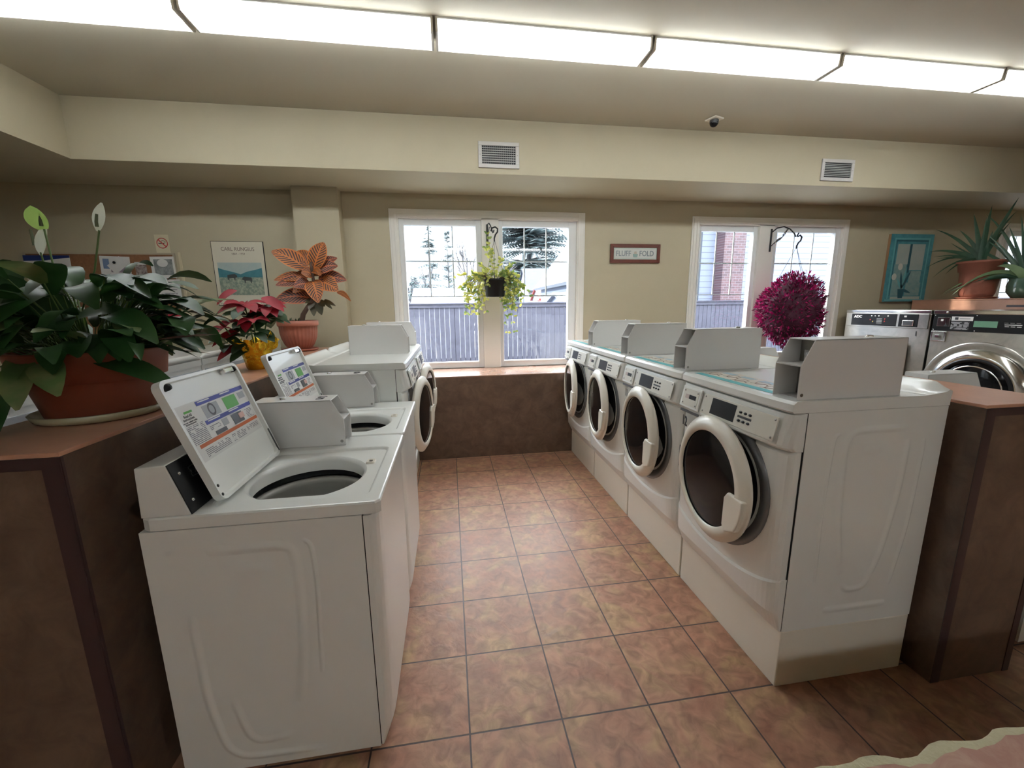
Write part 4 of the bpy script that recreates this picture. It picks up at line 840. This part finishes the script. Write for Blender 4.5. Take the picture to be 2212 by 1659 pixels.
# ------------------------------------------------------------------ peace lily
def pot_round(e, prof, seg=48, mt=terra, rim=None): return MB().lathe(prof, seg=seg).build('pot', mt, e)
e = empty('peace_lily', (-1.185, 1.345, 1.1505), 0, 'big peace lily with glossy leaves in a wide terracotta pot, left counter', 'potted plant')
MB().lathe([(.0001, .0), (.150, .0), (.163, .006), (.172, .026), (.166, .028), (.155, .010), (.0001, .008)], seg=56).build('saucer', saucerm, e)
MB().lathe([(.0001, .010), (.130, .010), (.136, .014), (.163, .125), (.165, .128), (.183, .130), (.195, .215), (.196, .222), (.184, .222), (.178, .19), (.0001, .185)], seg=64).build('pot', terra, e)
MB().lathe([(.0001, .195), (.180, .192)], seg=40).build('soil', soilm, e)
lily = lambda t: max(.02, (1-abs(2*(t*.93+.04)**.85-1)**2.3))
rn = random.Random(4); lv = MB(); st = MB()
for k in range(230):
    a = rn.uniform(0, 2*pi); el = rn.uniform(-.1, 1.05); L = rn.uniform(.10, .185); rad_ = rn.uniform(.03, .13)
    base = V((rad_*cos(a)*.8, rad_*sin(a)*.8, .19)); el2 = max(-.2, el)
    out = rn.uniform(.10, .34)*(1-.35*max(0, el2)); hgt = .03+.25*max(0, el2)*rn.uniform(.6, 1.05)+rn.uniform(0, .06)
    elb = V((cos(a)*(out), sin(a)*(out), .19+hgt*.85)); dirn = V((cos(a+rn.uniform(-.6, .6)), sin(a+rn.uniform(-.6, .6)), rn.uniform(-.75, .25)+.35*el2)).normalized()
    st.tube([base, base.lerp(elb, .5)+V((0, 0, .03)), elb], .0022, seg=4)
    tip = elb+dirn*L; tip.x = max(tip.x, -.62); tip.z = max(tip.z, .15 if tip.y < .05 else .05); tip.z = max(tip.z, .20) if tip.x > .17 else tip.z; tip.x = min(tip.x, .34)
    lv.leaf(elb, tip, L*rn.uniform(.34, .46), rn.uniform(.012, .035), 0 if rn.random() > .05 else 1, 6, lily, rn.uniform(.10, .3), nrm=(rn.uniform(-.3, .3), rn.uniform(-.4, .2), 1), curl=.04)
HL = [((-.05, -.05, .30), (-.16, -.12, .44), .075, 0), ((-.13, -.06, .38), (-.17, -.03, .50), .075, 0), ((.02, -.10, .30), (.19, -.10, .34), .085, 0), ((.10, -.06, .27), (.33, -.02, .30), .06, 0), ((.14, .02, .26), (.33, .14, .27), .05, 0),
      ((.10, -.14, .20), (.30, -.10, .09), .07, 0), ((.02, -.20, .20), (.13, -.30, .12), .075, 1), ((-.04, -.18, .20), (.00, -.27, .08), .085, 1), ((-.12, -.15, .15), (-.10, -.25, -.02), .085, 0), ((-.19, -.14, .13), (-.13, -.27, -.03), .08, 0),
      ((-.22, -.1, .16), (-.29, -.16, -.02), .09, 0), ((-.25, -.08, .22), (-.42, -.10, .10), .09, 0), ((.13, .0, .22), (.24, .13, .17), .05, 0), ((.16, .08, .24), (.30, .22, .23), .045, 0), ((-.08, -.12, .22), (-.03, -.24, .14), .06, 1), ((-.06, -.09, .30), (-.10, -.14, .45), .09, 0), ((-.0, -.08, .30), (-.03, -.12, .41), .08, 0)]
for p0, tp, wd, mi in HL: lv.leaf(p0, tp, wd*1.05, .02, mi, 7, lily, .18, nrm=(-.1, -.5, .9)); st.tube([(p0[0]*.2, p0[1]*.2, .19), (p0[0]*.7, p0[1]*.7, max(.2, p0[2]*.8)), p0], .0025, seg=4)
st.build('stems', stemg, e); lv.build('foliage', [peacel, peacel2], e)
b = MB(); b.leaf((.24, -.08, .25), (.40, -.02, .262), .030, .0, 0, 5, None, .5); b.leaf((.20, .10, .20), (.27, .16, .18), .018, 0, 0, 4, None, .4); b.build('withered_leaf', browntip, e)
for k, (bx, bz, tx, tz, ty, gm) in enumerate(((.0, .35, -.015, .585, -.06, 1), (.02, .35, .130, .585, -.06, 0), (-.03, .34, -.045, .52, -.05, 2))):
    q = [V((bx, -.02, .2)), V((bx, -.03, bz)), V((tx*.7+bx*.3, ty, (tz+bz)/2)), V((tx, ty, tz))]; f_ = MB().tube(q, .0025, seg=6).build('flower_stem', stemg, e)
    b = MB()
    if gm == 1: b.leaf((tx, ty, tz), (tx-.006, ty-.02, tz+.062), .056, .0, 0, 7, lambda t: max(.03, sin(pi*min(1, t*.9+.1))**.6), .28, nrm=(0, -1, .1))
    elif gm == 0: b.leaf((tx-.004, ty, tz-.004), (tx+.020, ty, tz+.078), .036, .0, 0, 7, lambda t: max(.02, sin(pi*min(1, t*.92+.05))**.8), .25, nrm=(0, -1, .1))
    else: b.leaf((tx, ty, tz-.01), (tx+.032, ty, tz+.085), .034, .0, 0, 7, None, .6, nrm=(0, -1, .1))
    b.build('flower_spathe', [spathe, spathg, spathg][gm] if gm < 2 else spathe, f_)
    MB().tube([(tx+.001, ty-.008, tz+.008), (tx+.003, ty-.010, tz+.022), (tx+.006, ty-.010, tz+.036), (tx+.008, ty-.010, tz+.044)] if gm < 2 else [(tx-.012, ty, tz+.02), (tx-.013, ty, tz+.04), (tx-.014, ty, tz+.065)], .0045, seg=8, r1=.0032).build('flower_spadix', mat('spadix', (.10, .12, .06), .7), f_)
# ------------------------------------------------------------------ poinsettia
e = empty('poinsettia', (-1.14, 2.40, 1.1505), 0, 'red poinsettia in a gold foil wrapped pot on the left counter', 'potted plant')
b = MB(); rings = []
for (r_, h, am) in ((.056, .0, 0), (.060, .01, .002), (.070, .07, .003), (.084, .125, .005), (.098, .150, .014), (.104, .168, .022)):
    rings.append([V(((r_+am*sin(9*2*pi*k/54+h*20))*cos(2*pi*k/54), (r_+am*sin(9*2*pi*k/54+h*20))*sin(2*pi*k/54), h+am*.5*sin(14*pi*k/54))) for k in range(54)])
b.loft(rings, 0, True, caps=False); b.disc(.056, (0, 0, .001), 24); b.build('foil_wrap', goldm, e)
b = MB()
for k in range(5): a = rad(-50+k*16); b.leaf((.088*cos(a), .088*sin(a)-.01, .11), (.115*cos(a), .115*sin(a)-.02, .225-.02*abs(k-2)), .035, 0, 0, 5, None, .5, nrm=(1, -1, 0), curl=.12)
b.build('foil_bow', goldm, e)
MB().lathe([(.0001, .12), (.080, .12)], seg=24).build('soil', soilm, e)
rn = random.Random(9); st = MB(); rd = MB(); gr = MB()
pts5 = lambda t: max(.02, sin(pi*min(1, t*.95+.04))*(1.0+.28*max(0, sin(t*9.4))))
for (cx_, cy_, cz_, R_, n_) in ((-.02, -.03, .365, .13, 9), (.085, .02, .355, .12, 8), (-.13, -.05, .245, .10, 7), (.04, -.09, .28, .09, 6)):
    st.tube([(cx_*.2, cy_*.2, .12), (cx_*.7, cy_*.7, cz_*.7), (cx_, cy_, cz_)], .004, seg=5)
    for k in range(n_):
        a = 2*pi*k/n_+rn.uniform(-.2, .2); L = R_*rn.uniform(.75, 1.1); rd.leaf((cx_, cy_, cz_), (cx_+L*cos(a), cy_+L*sin(a), cz_+rn.uniform(-.055, .035)-.02*(k % 2)), L*.52, .018, 0, 7, pts5, .22, nrm=(rn.uniform(-.2, .2), -.45, 1))
    for k in range(n_):
        a = 2*pi*(k+.5)/n_; L = R_*rn.uniform(.8, 1.05); z = cz_-rn.uniform(.05, .10); gr.leaf((cx_, cy_, z), (cx_+L*cos(a), cy_+L*sin(a), z-rn.uniform(.0, .07)), L*.55, .012, 0, 7, pts5, .2, nrm=(0, -.45, 1))
for tp in ((.01, -.15, .20), (-.07, -.14, .10), (.13, -.07, .16), (.16, .02, .26), (-.18, -.04, .17), (-.03, -.16, .29), (.17, .0, .30), (-.20, .0, .31), (-.09, -.13, .055)): gr.leaf((tp[0]*.3, tp[1]*.4, tp[2]+.06), tp, .065, .012, 0, 7, pts5, .2, nrm=(0, -.6, 1))
for tp in ((.02, -.15, .22), (-.20, -.07, .14), (-.17, -.1, .06), (.185, -.03, .33), (-.15, -.06, .37)): rd.leaf((tp[0]*.35, tp[1]*.4, tp[2]+.08), tp, .065, .014, 0, 7, pts5, .25, nrm=(0, -.7, 1))
st.build('stems', stemg, e); rd.build('red_bracts', redl, e); gr.build('green_leaves', poing, e)
# ------------------------------------------------------------------ croton
e = empty('croton_plant', (-1.262, 3.47, 1.1505), 0, 'orange croton with dark veins in a ribbed terracotta bowl, left counter', 'potted plant')
MB().lathe([(.0001, 0), (.11, 0), (.135, .006), (.142, .022), (.135, .022), (.12, .010), (.0001, .010)], seg=48).build('saucer', terra2, e)
b = MB(); rings = []
for (r_, h, am) in ((.070, .012, 0), (.085, .018, 0), (.112, .055, .0016), (.132, .105, .002), (.142, .16, .0022), (.144, .205, .001), (.152, .207, 0), (.156, .215, 0), (.156, .250, 0), (.144, .252, 0), (.140, .225, 0)):
    rings.append([V(((r_+am*cos(30*2*pi*k/240))*cos(2*pi*k/240), (r_+am*cos(30*2*pi*k/240))*sin(2*pi*k/240), h)) for k in range(240)])
b.loft(rings, 0, True, caps=False); b.build('pot', terra2, e); MB().lathe([(.0001, .232), (.141, .228)], seg=32).build('soil', soilm, e)
MB().tube([(.03, -.01, .22), (.055, -.02, .30), (.10, -.03, .36), (.145, -.03, .42), (.165, -.02, .50), (.16, -.02, .60), (.155, -.02, .72)], .021, seg=10, r1=.010).build('trunk', barkm, e)
b = MB()
for k in range(9): a = k*.7; b.leaf((-.06+.01*k, -.06, .235), (-.06+.01*k+.03*cos(a), -.06+.03*sin(a), .262+.008*(k % 3)), .016, 0, 0, 3, None, .2)
b.build('seedling', poing, e)
cw = lambda cx_, cy_, dy=0: V((-.153+(cx_-940)*.000612, dy, .253+(1140-cy_)*.000612))
cl = lambda t: max(.03, sin(pi*min(1, (t*.94+.04)**.8))**.75)
L1 = [((1620, 125), (1470, 480), .0, 190, 0), ((975, 245), (1370, 460), -.02, 180, 0), ((1250, 225), (1400, 430), .05, 160, 0), ((1782, 430), (1500, 500), -.03, 150, 1), ((1760, 315), (1500, 480), .03, 120, 1), ((958, 610), (1370, 590), -.01, 110, 0),
      ((988, 680), (1380, 640), -.04, 130, 1), ((960, 860), (1400, 850), -.03, 180, 1), ((1548, 912), (1440, 620), -.14, 180, 0), ((1792, 762), (1520, 640), -.11, 180, 0), ((1876, 615), (1520, 600), -.02, 150, 1), ((1212, 775), (1400, 680), -.08, 130, 0), ((1890, 890), (1740, 770), .03, 55, 0),
      ((1230, 530), (1440, 520), .03, 90, 0), ((1330, 520), (1450, 560), -.06, 120, 0), ((1590, 560), (1450, 500), -.09, 80, 0), ((1240, 700), (1420, 690), -.09, 150, 1)]
b = MB()
for tp, bs, dy, wd, mi in L1:
    b.leaf(cw(bs[0], bs[1], -.02), cw(tp[0], tp[1], dy), wd*.000612*1.32, .020, mi, 10, cl, .16, nrm=(.0, -1, .45), curl=.02)
for k in range(8): a = 2*pi*k/8; b.leaf(cw(1440, 560, -.01), cw(1440, 560, 0)+V((.14*cos(a), .15*abs(sin(a))+.03, .05*sin(a*2)+.03)), .08, .02, k % 2, 8, cl, .16, nrm=(0, -.6, 1))
b.build('foliage', [cro1, cro2], e)
b = MB()
for tp, bs, wd in (((1440, 1085), (1430, 880), 100), ((1540, 1070), (1480, 880), 110), ((1680, 995), (1560, 880), 50), ((1728, 955), (1570, 870), 50), ((1345, 915), (1430, 860), 60), ((1590, 960), (1500, 880), 90), ((1380, 1000), (1430, 880), 80)): b.leaf(cw(bs[0], bs[1], -.02), cw(tp[0], tp[1], -.07), wd*.000612, .0, 0, 7, cl, .2, nrm=(0, -1, .3))
b.build('old_leaves', crdark, e)
# ------------------------------------------------------------------ aloes
e = empty('aloe_plant', (5.98, 3.75, 1.5205), 0, 'large spiky aloe in a terracotta pot on the tall ledge above the steel washer', 'potted plant')
MB().lathe([(.0001, 0), (.15, 0), (.185, .018), (.178, .020), (.14, .008), (.0001, .008)], seg=40).build('saucer', terra2, e)
MB().lathe([(.0001, .012), (.125, .012), (.145, .06), (.158, .20), (.165, .30), (.178, .305), (.190, .39), (.205, .395), (.205, .42), (.185, .42), (.175, .38)], seg=44).build('pot', terra2, e); MB().lathe([(.0001, .39), (.180, .385)], seg=24).build('soil', soilm, e)
al = lambda t: max(.01, (1-t)**.75)
def aw(cx_, cy_): px, py = 2000+cx_/6.38, 420+cy_/6.38; return (min(.49, 4.32-(px-2001)*.00381-3.75), 1.922+(578-py)*.00425-1.5205)
b = MB()
for k, (cx_, cy_, dx, wd, sg) in enumerate(((145, 345, -.05, .050, .05), (530, 415, -.02, .055, .03), (690, 165, 0, .075, 0), (925, 80, .02, .080, .0), (955, 262, -.05, .055, 0), (1305, 40, 0, .085, .02), (1360, 255, -.04, .06, .06), (-10, 735, -.08, .06, .05), (0, 1038, -.10, .05, .09), (230, 845, -.08, .04, .04), (450, 1225, -.22, .05, .10), (680, 1180, -.24, .06, .08), (450, 620, -.05, .03, .0), (480, 540, .02, .03, .02), (620, 520, .03, .05, .02), (300, 880, -.1, .03, .03), (1100, 500, -.06, .06, .02), (1200, 380, .06, .05, .02))):
    y_, z_ = aw(cx_, cy_); b.leaf((random.uniform(-.03, .03), .015*random.uniform(-1, 1), .41), (dx, y_, z_), wd, sg, 0, 9, al, .35, nrm=(-1, 0, .5))
b.build('foliage', aloem, e)
e = empty('pale_aloe_plant', (5.98, 3.36, 1.5205), 0, 'trailing pale green aloe in a glazed pot beside the larger aloe', 'potted plant')
MB().lathe([(.0001, .0), (.075, .0), (.115, .06), (.125, .13), (.110, .19), (.118, .205), (.108, .205), (.10, .18)], seg=36).build('pot', mat('green_glaze', (.07, .13, .09), .15, coat=.5), e); MB().lathe([(.0001, .19), (.104, .19)], seg=24).build('soil', soilm, e)
b = MB()
for (cx_, cy_, dx, wd, sg, mi) in ((600, 1545, -.20, .055, .12, 1), (830, 1545, -.22, .070, .15, 1), (660, 1540, -.20, .05, .08, 0), (880, 215, .0, .045, .08, 0), (1350, 300, .03, .045, .02, 0), (1350, 480, -.1, .045, .03, 0), (1100, 600, -.1, .05, .03, 0), (1350, 1100, -.15, .10, .05, 1), (1100, 1350, -.2, .06, .05, 0), (1000, 640, -.05, .05, .04, 0), (700, 700, .0, .05, .03, 0)):
    y_, z_ = aw(cx_, cy_); b.leaf((0, 0, .20), (dx, y_+.39, z_ if z_ > -.02 else z_), wd, sg, mi, 9, al, .35, nrm=(-1, 0, .6))
b.build('foliage', [aloem, aloep], e)
# ------------------------------------------------------------------ folding table near the viewer
e = empty('laminate_table', (1.35, -.15, 0), 0, 'pink marbled laminate table corner with chipped cream edge at the lower right', 'table')
rn = random.Random(2); ed = []; n = 90
jit = [rn.uniform(-1, 1) for _ in range(n+1)]
for i in range(n+1): ed.append((-.84+1.9*i/n, .446+.0035*jit[i]+.005*sin(i*.9)+.004*sin(i*.37)))
inn = [(x, y-.016-.006*abs(sin(i*1.3))-.004*jit[i]) for i, (x, y) in enumerate(ed)]
b = MB(); b.loft([[(x, y, .670) for x, y in ed], [(x, y, .692) for x, y in ed], [(x, y-.004, .699) for x, y in ed], [(x, y, .7005) for x, y in inn]], 0, True, caps=False, closed=False)
b.box(-.84, 1.06, -.34, .41, .670, .698); b.build('table_core', mat('chipped_edge', (.40, .36, .23), .8, bump=(70, .6)), e)
b = MB(); b.loft([[(x, -.34, .7012) for x, y in inn], [(x, y, .7012) for x, y in inn]], 0, False, caps=False, closed=False); b.build('table_top', mat('pink_laminate', (.29, .14, .10), .45, noise=(9, (.38, .24, .17), .42, .66, 1.5)), e)
for (x, y) in ((-.74, -.26), (.96, -.26), (-.74, .30), (.96, .30)): MB().tube([(x, y, .67), (x, y, 0)], .014).build('leg', chromem, e)
# ------------------------------------------------------------------ outside the windows
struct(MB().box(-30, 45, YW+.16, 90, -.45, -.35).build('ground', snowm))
e = empty('wooden_fence', (4.0, 8.5, -.35), 0, 'weathered grey board fence outside both windows', 'fence')
b = MB(); rn = random.Random(8); x = -9.0
while x < 12: b.box(x, x+.094, -.012, .012, .10+rn.uniform(-.02, .02), 1.86); x += .102
b.build('fence_boards', fencem, e)
for z in (.72, 1.84): MB().box(-9, 12, .0125 if z < 1 else -.03, .05, z, z+.07).build('fence_rail', fencem, e)
MB().box(-9, 12, -.05, .06, 1.911, 1.935).build('fence_cap', fencem, e)
for k in range(10): MB().box(-8.35+k*2.2, -8.25+k*2.2, .051, .15, 0, 1.86).build('fence_post', fencem, e)
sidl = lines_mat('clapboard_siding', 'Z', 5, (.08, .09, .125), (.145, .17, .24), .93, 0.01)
# neighbouring house with a steep gable
e = empty('white_house', (4.65, 13.6, -.35), 0, 'white clapboard house with steep gable and brick chimney beyond the fence', 'house')
pk = (6.2, 10.4); gb = [(0, 0), (12.0, 0), (12.0, 2.7), pk, (0, 2.72)]
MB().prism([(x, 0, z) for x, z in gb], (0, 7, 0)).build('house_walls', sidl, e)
for (a_, c_) in (((-.25, 2.66-.02), (pk[0], pk[1]+.25)), ((pk[0], pk[1]+.25), (12.25, 2.66))):
    d_ = (V((c_[0], 0, c_[1]))-V((a_[0], 0, a_[1]))).normalized(); n_ = V((-d_.z, 0, d_.x)); n_ = n_ if n_.z > 0 else -n_
    A_, C_ = V((a_[0], -.32, a_[1])), V((c_[0], -.32, c_[1])); MB().prism([A_, C_, C_+n_*.16, A_+n_*.16], (0, 7.5, 0)).build('roof_slope', sidem, e)
    MB().prism([A_-V((0, .03, 0)), C_-V((0, .03, 0)), C_-n_*.12-V((0, .03, 0)), A_-n_*.12-V((0, .03, 0))], (0, .03, 0)).build('rake_board', mat('white_trim_outside', (.26, .28, .32), .5), e)
m = bpy.data.materials.new('chimney_brick'); m.use_nodes = True; n_ = m.node_tree; t_ = n_.nodes.new('ShaderNodeTexCoord'); mp = n_.nodes.new('ShaderNodeMapping'); mp.inputs['Rotation'].default_value = (rad(90), 0, 0); br = n_.nodes.new('ShaderNodeTexBrick')
br.inputs['Scale'].default_value = 1; br.inputs['Brick Width'].default_value = .22; br.inputs['Row Height'].default_value = .085; br.inputs['Mortar Size'].default_value = .010
br.inputs['Color1'].default_value = (.05, .03, .036, 1); br.inputs['Color2'].default_value = (.085, .045, .05, 1); br.inputs['Mortar'].default_value = (.11, .09, .105, 1)
n_.links.new(t_.outputs['Object'], mp.inputs[0]); n_.links.new(mp.outputs[0], br.inputs[0]); n_.links.new(br.outputs[0], n_.nodes['Principled BSDF'].inputs['Base Color'])
MB().box(4.75, 5.55, -.45, .0, 0, 10).build('chimney', m, e); MB().tube([(4.11, -.06, 0), (4.11, -.06, 7)], .045).build('downspout', mat('downspout_grey', (.03, .04, .05), .5), e)
def bush(nm, x, y, h, w_, n, m_, label, cat, z0=-.35, up_=1.0, leafs=True):
    e = empty(nm, (x, y, z0), 0, label, cat); rn = random.Random(int(abs(x)*10+y)); b = MB()
    def br_(p, d, L, r, dep):
        q = p+d*L; b.tube([p, (p+q)/2+V((rn.uniform(-.05, .05), rn.uniform(-.05, .05), 0))*L, q], r, seg=4, r1=r*.72, caps=False)
        if dep > 0:
            for _ in range(3 if dep > 1 else 4): br_(p+d*L*rn.uniform(.45, 1), (d+V((rn.uniform(-.8, .8), rn.uniform(-.8, .8), rn.uniform(-.1, .6)))*w_).normalized(), L*rn.uniform(.5, .72), r*.66, dep-1)
    for _ in range(n): br_(V((rn.uniform(-.1, .1), rn.uniform(-.1, .1), 0)), V((rn.uniform(-.5, .5)*w_, rn.uniform(-.5, .5)*w_, up_)).normalized(), h*.42, .026*h/2, 4)
    b.build('branches', m_, e); return e
bush('leafless_bush', 8.9, 12.3, 2.7, 1.2, 3, mat('reddish_twigs', (.06, .035, .04), .9), 'reddish leafless bush growing against the brick chimney', 'bush')
def spruce(nm, x, y, h, w_, lev, nb, label, droop=.12, z0=-.35, top=.25, kind=0):
    e = empty(nm, (x, y, z0), 0, label, 'tree'); MB().tube([(0, 0, 0), (0, 0, h*.5), (0, 0, h*.97)], .03*h/2, seg=6, r1=.012).build('trunk', treem, e)
    rn = random.Random(int(h*10)); b = MB(); tw = MB()
    for i in range(lev):
        t = min(1, max(0, (i+rn.uniform(-.5, .5))/(lev-1))); z = h*(.12+.88*t); R_ = w_*(1-t)**.8*(1 if kind == 0 else 1)+w_*.05
        if kind: R_ = w_*(.45+.55*sin(pi*min(1, t*1.05)))*(.9 if t < .9 else .5)
        for k in range(nb):
            z += rn.uniform(-.5, .5)*h/lev; a = rn.uniform(0, 2*pi); L = R_*rn.uniform(.6, 1.1); tip = V((L*cos(a), L*sin(a), z-droop*L+rn.uniform(-.15, .15)*L)); p0 = V((0, 0, z))
            tw.tube([p0, (p0+tip)/2+V((0, 0, .04*L)), tip], .012+.008*w_, seg=3, r1=.008+.004*w_, caps=False); m_ = max(3, int(L/(.16 if w_ < 2 else .26)))
            for j in range(m_):
                f = (j+1)/m_; c = p0.lerp(tip, f); s_ = .12+.11*w_
                for sd_ in (-1, 1): b.leaf(c, c+V((cos(a+sd_*1.1)*s_, sin(a+sd_*1.1)*s_, -.3*s_)), s_*.42, 0, 0, 2, None, .3)
    tw.build('boughs', treem, e); b.build('foliage', needm, e); return e
spruce('spruce_tree', -1.05, 25, 6.2, 1.35, 20, 7, 'open narrow spruce with bare boughs seen through the left pane', .10)
spruce('cypress_tree', .05, 27.5, 6.6, .46, 26, 9, 'slender columnar evergreen between the spruce and the bare tree', -.4, kind=1)
spruce('large_spruce_tree', 6.75, 34.5, 17.0, 4.3, 40, 17, 'large dense blue-green spruce filling the right pane', .12)
spruce('small_spruce_tree', -1.42, 18, 3.0, .75, 14, 9, 'small dark conifer behind the fence at the left', .1)
bush('bare_tree', 1.25, 25, 6.4, .75, 2, mat('grey_twigs', (.07, .068, .075), .9), 'bare deciduous tree behind the hanging vine', 'tree')
bush('bare_tree', -2.6, 30, 5.2, .85, 3, mat('grey_twigs', (.07, .068, .075), .9), 'low bare tree at the far left of the left pane', 'tree')
o = MB(); rn = random.Random(6)
for k in range(1500): x = rn.uniform(-14, 22); y = 46+rn.uniform(-1.5, 1.5); z = -.35+rn.uniform(0, 3.0+.5*sin(x)); o.leaf((x, y, z), (x+rn.uniform(-.5, .5), y, z+rn.uniform(.2, .7)), .22, 0, 0, 2, None, .2, nrm=(0, -1, 0))
o = o.build('hedgerow', mat('far_hedge', (.07, .075, .09), .95)); tag(o, 'distant hazy line of bare hedges along the horizon', 'hedge', kind='stuff')
def gable_house(nm, x0, x1, y0, y1, ze, zr, wall, roof, label, axis='x', dormer=False):
    e = empty(nm, ((x0+x1)/2, (y0+y1)/2, -.35), 0, label, 'building'); X, Y = (x1-x0)/2, (y1-y0)/2; ze += .35; zr += .35
    MB().prism([(-X, -Y, 0), (-X, Y, 0), (-X, Y, ze), (-X, 0, zr), (-X, -Y, ze)], (2*X, 0, 0)).build('building_walls', wall, e)
    for s in (-1, 1): MB().prism([(-X-.12, s*(Y+.15), ze-.10), (-X-.12, 0, zr+.02), (-X-.12, 0, zr+.09), (-X-.12, s*(Y+.15), ze-.03)], (2*X+.24, 0, 0)).build('roof_slope', roof, e)
    if dormer:
        MB().prism([(-X+.1, -Y-.3, ze-.3), (-X+.9, -Y-.3, ze-.3), (-X+.9, -Y-.3, ze-.1), (-X+.5, -Y-.3, ze+.33), (-X+.1, -Y-.3, ze-.1)], (0, Y, 0)).build('porch_gable', wall, e)
        for s in (-1, 1): MB().prism([(-X+.5+s*.5, -Y-.36, ze-.16), (-X+.5, -Y-.36, ze+.36), (-X+.5, -Y-.36, ze+.44), (-X+.5+s*.55, -Y-.36, ze-.12)], (0, Y, 0)).build('porch_roof', roof, e)
    else: MB().box(-X-.006, -X-.001, -.25, .25, ze-.9, ze-.2).build('window', roofdk, e)
    return e
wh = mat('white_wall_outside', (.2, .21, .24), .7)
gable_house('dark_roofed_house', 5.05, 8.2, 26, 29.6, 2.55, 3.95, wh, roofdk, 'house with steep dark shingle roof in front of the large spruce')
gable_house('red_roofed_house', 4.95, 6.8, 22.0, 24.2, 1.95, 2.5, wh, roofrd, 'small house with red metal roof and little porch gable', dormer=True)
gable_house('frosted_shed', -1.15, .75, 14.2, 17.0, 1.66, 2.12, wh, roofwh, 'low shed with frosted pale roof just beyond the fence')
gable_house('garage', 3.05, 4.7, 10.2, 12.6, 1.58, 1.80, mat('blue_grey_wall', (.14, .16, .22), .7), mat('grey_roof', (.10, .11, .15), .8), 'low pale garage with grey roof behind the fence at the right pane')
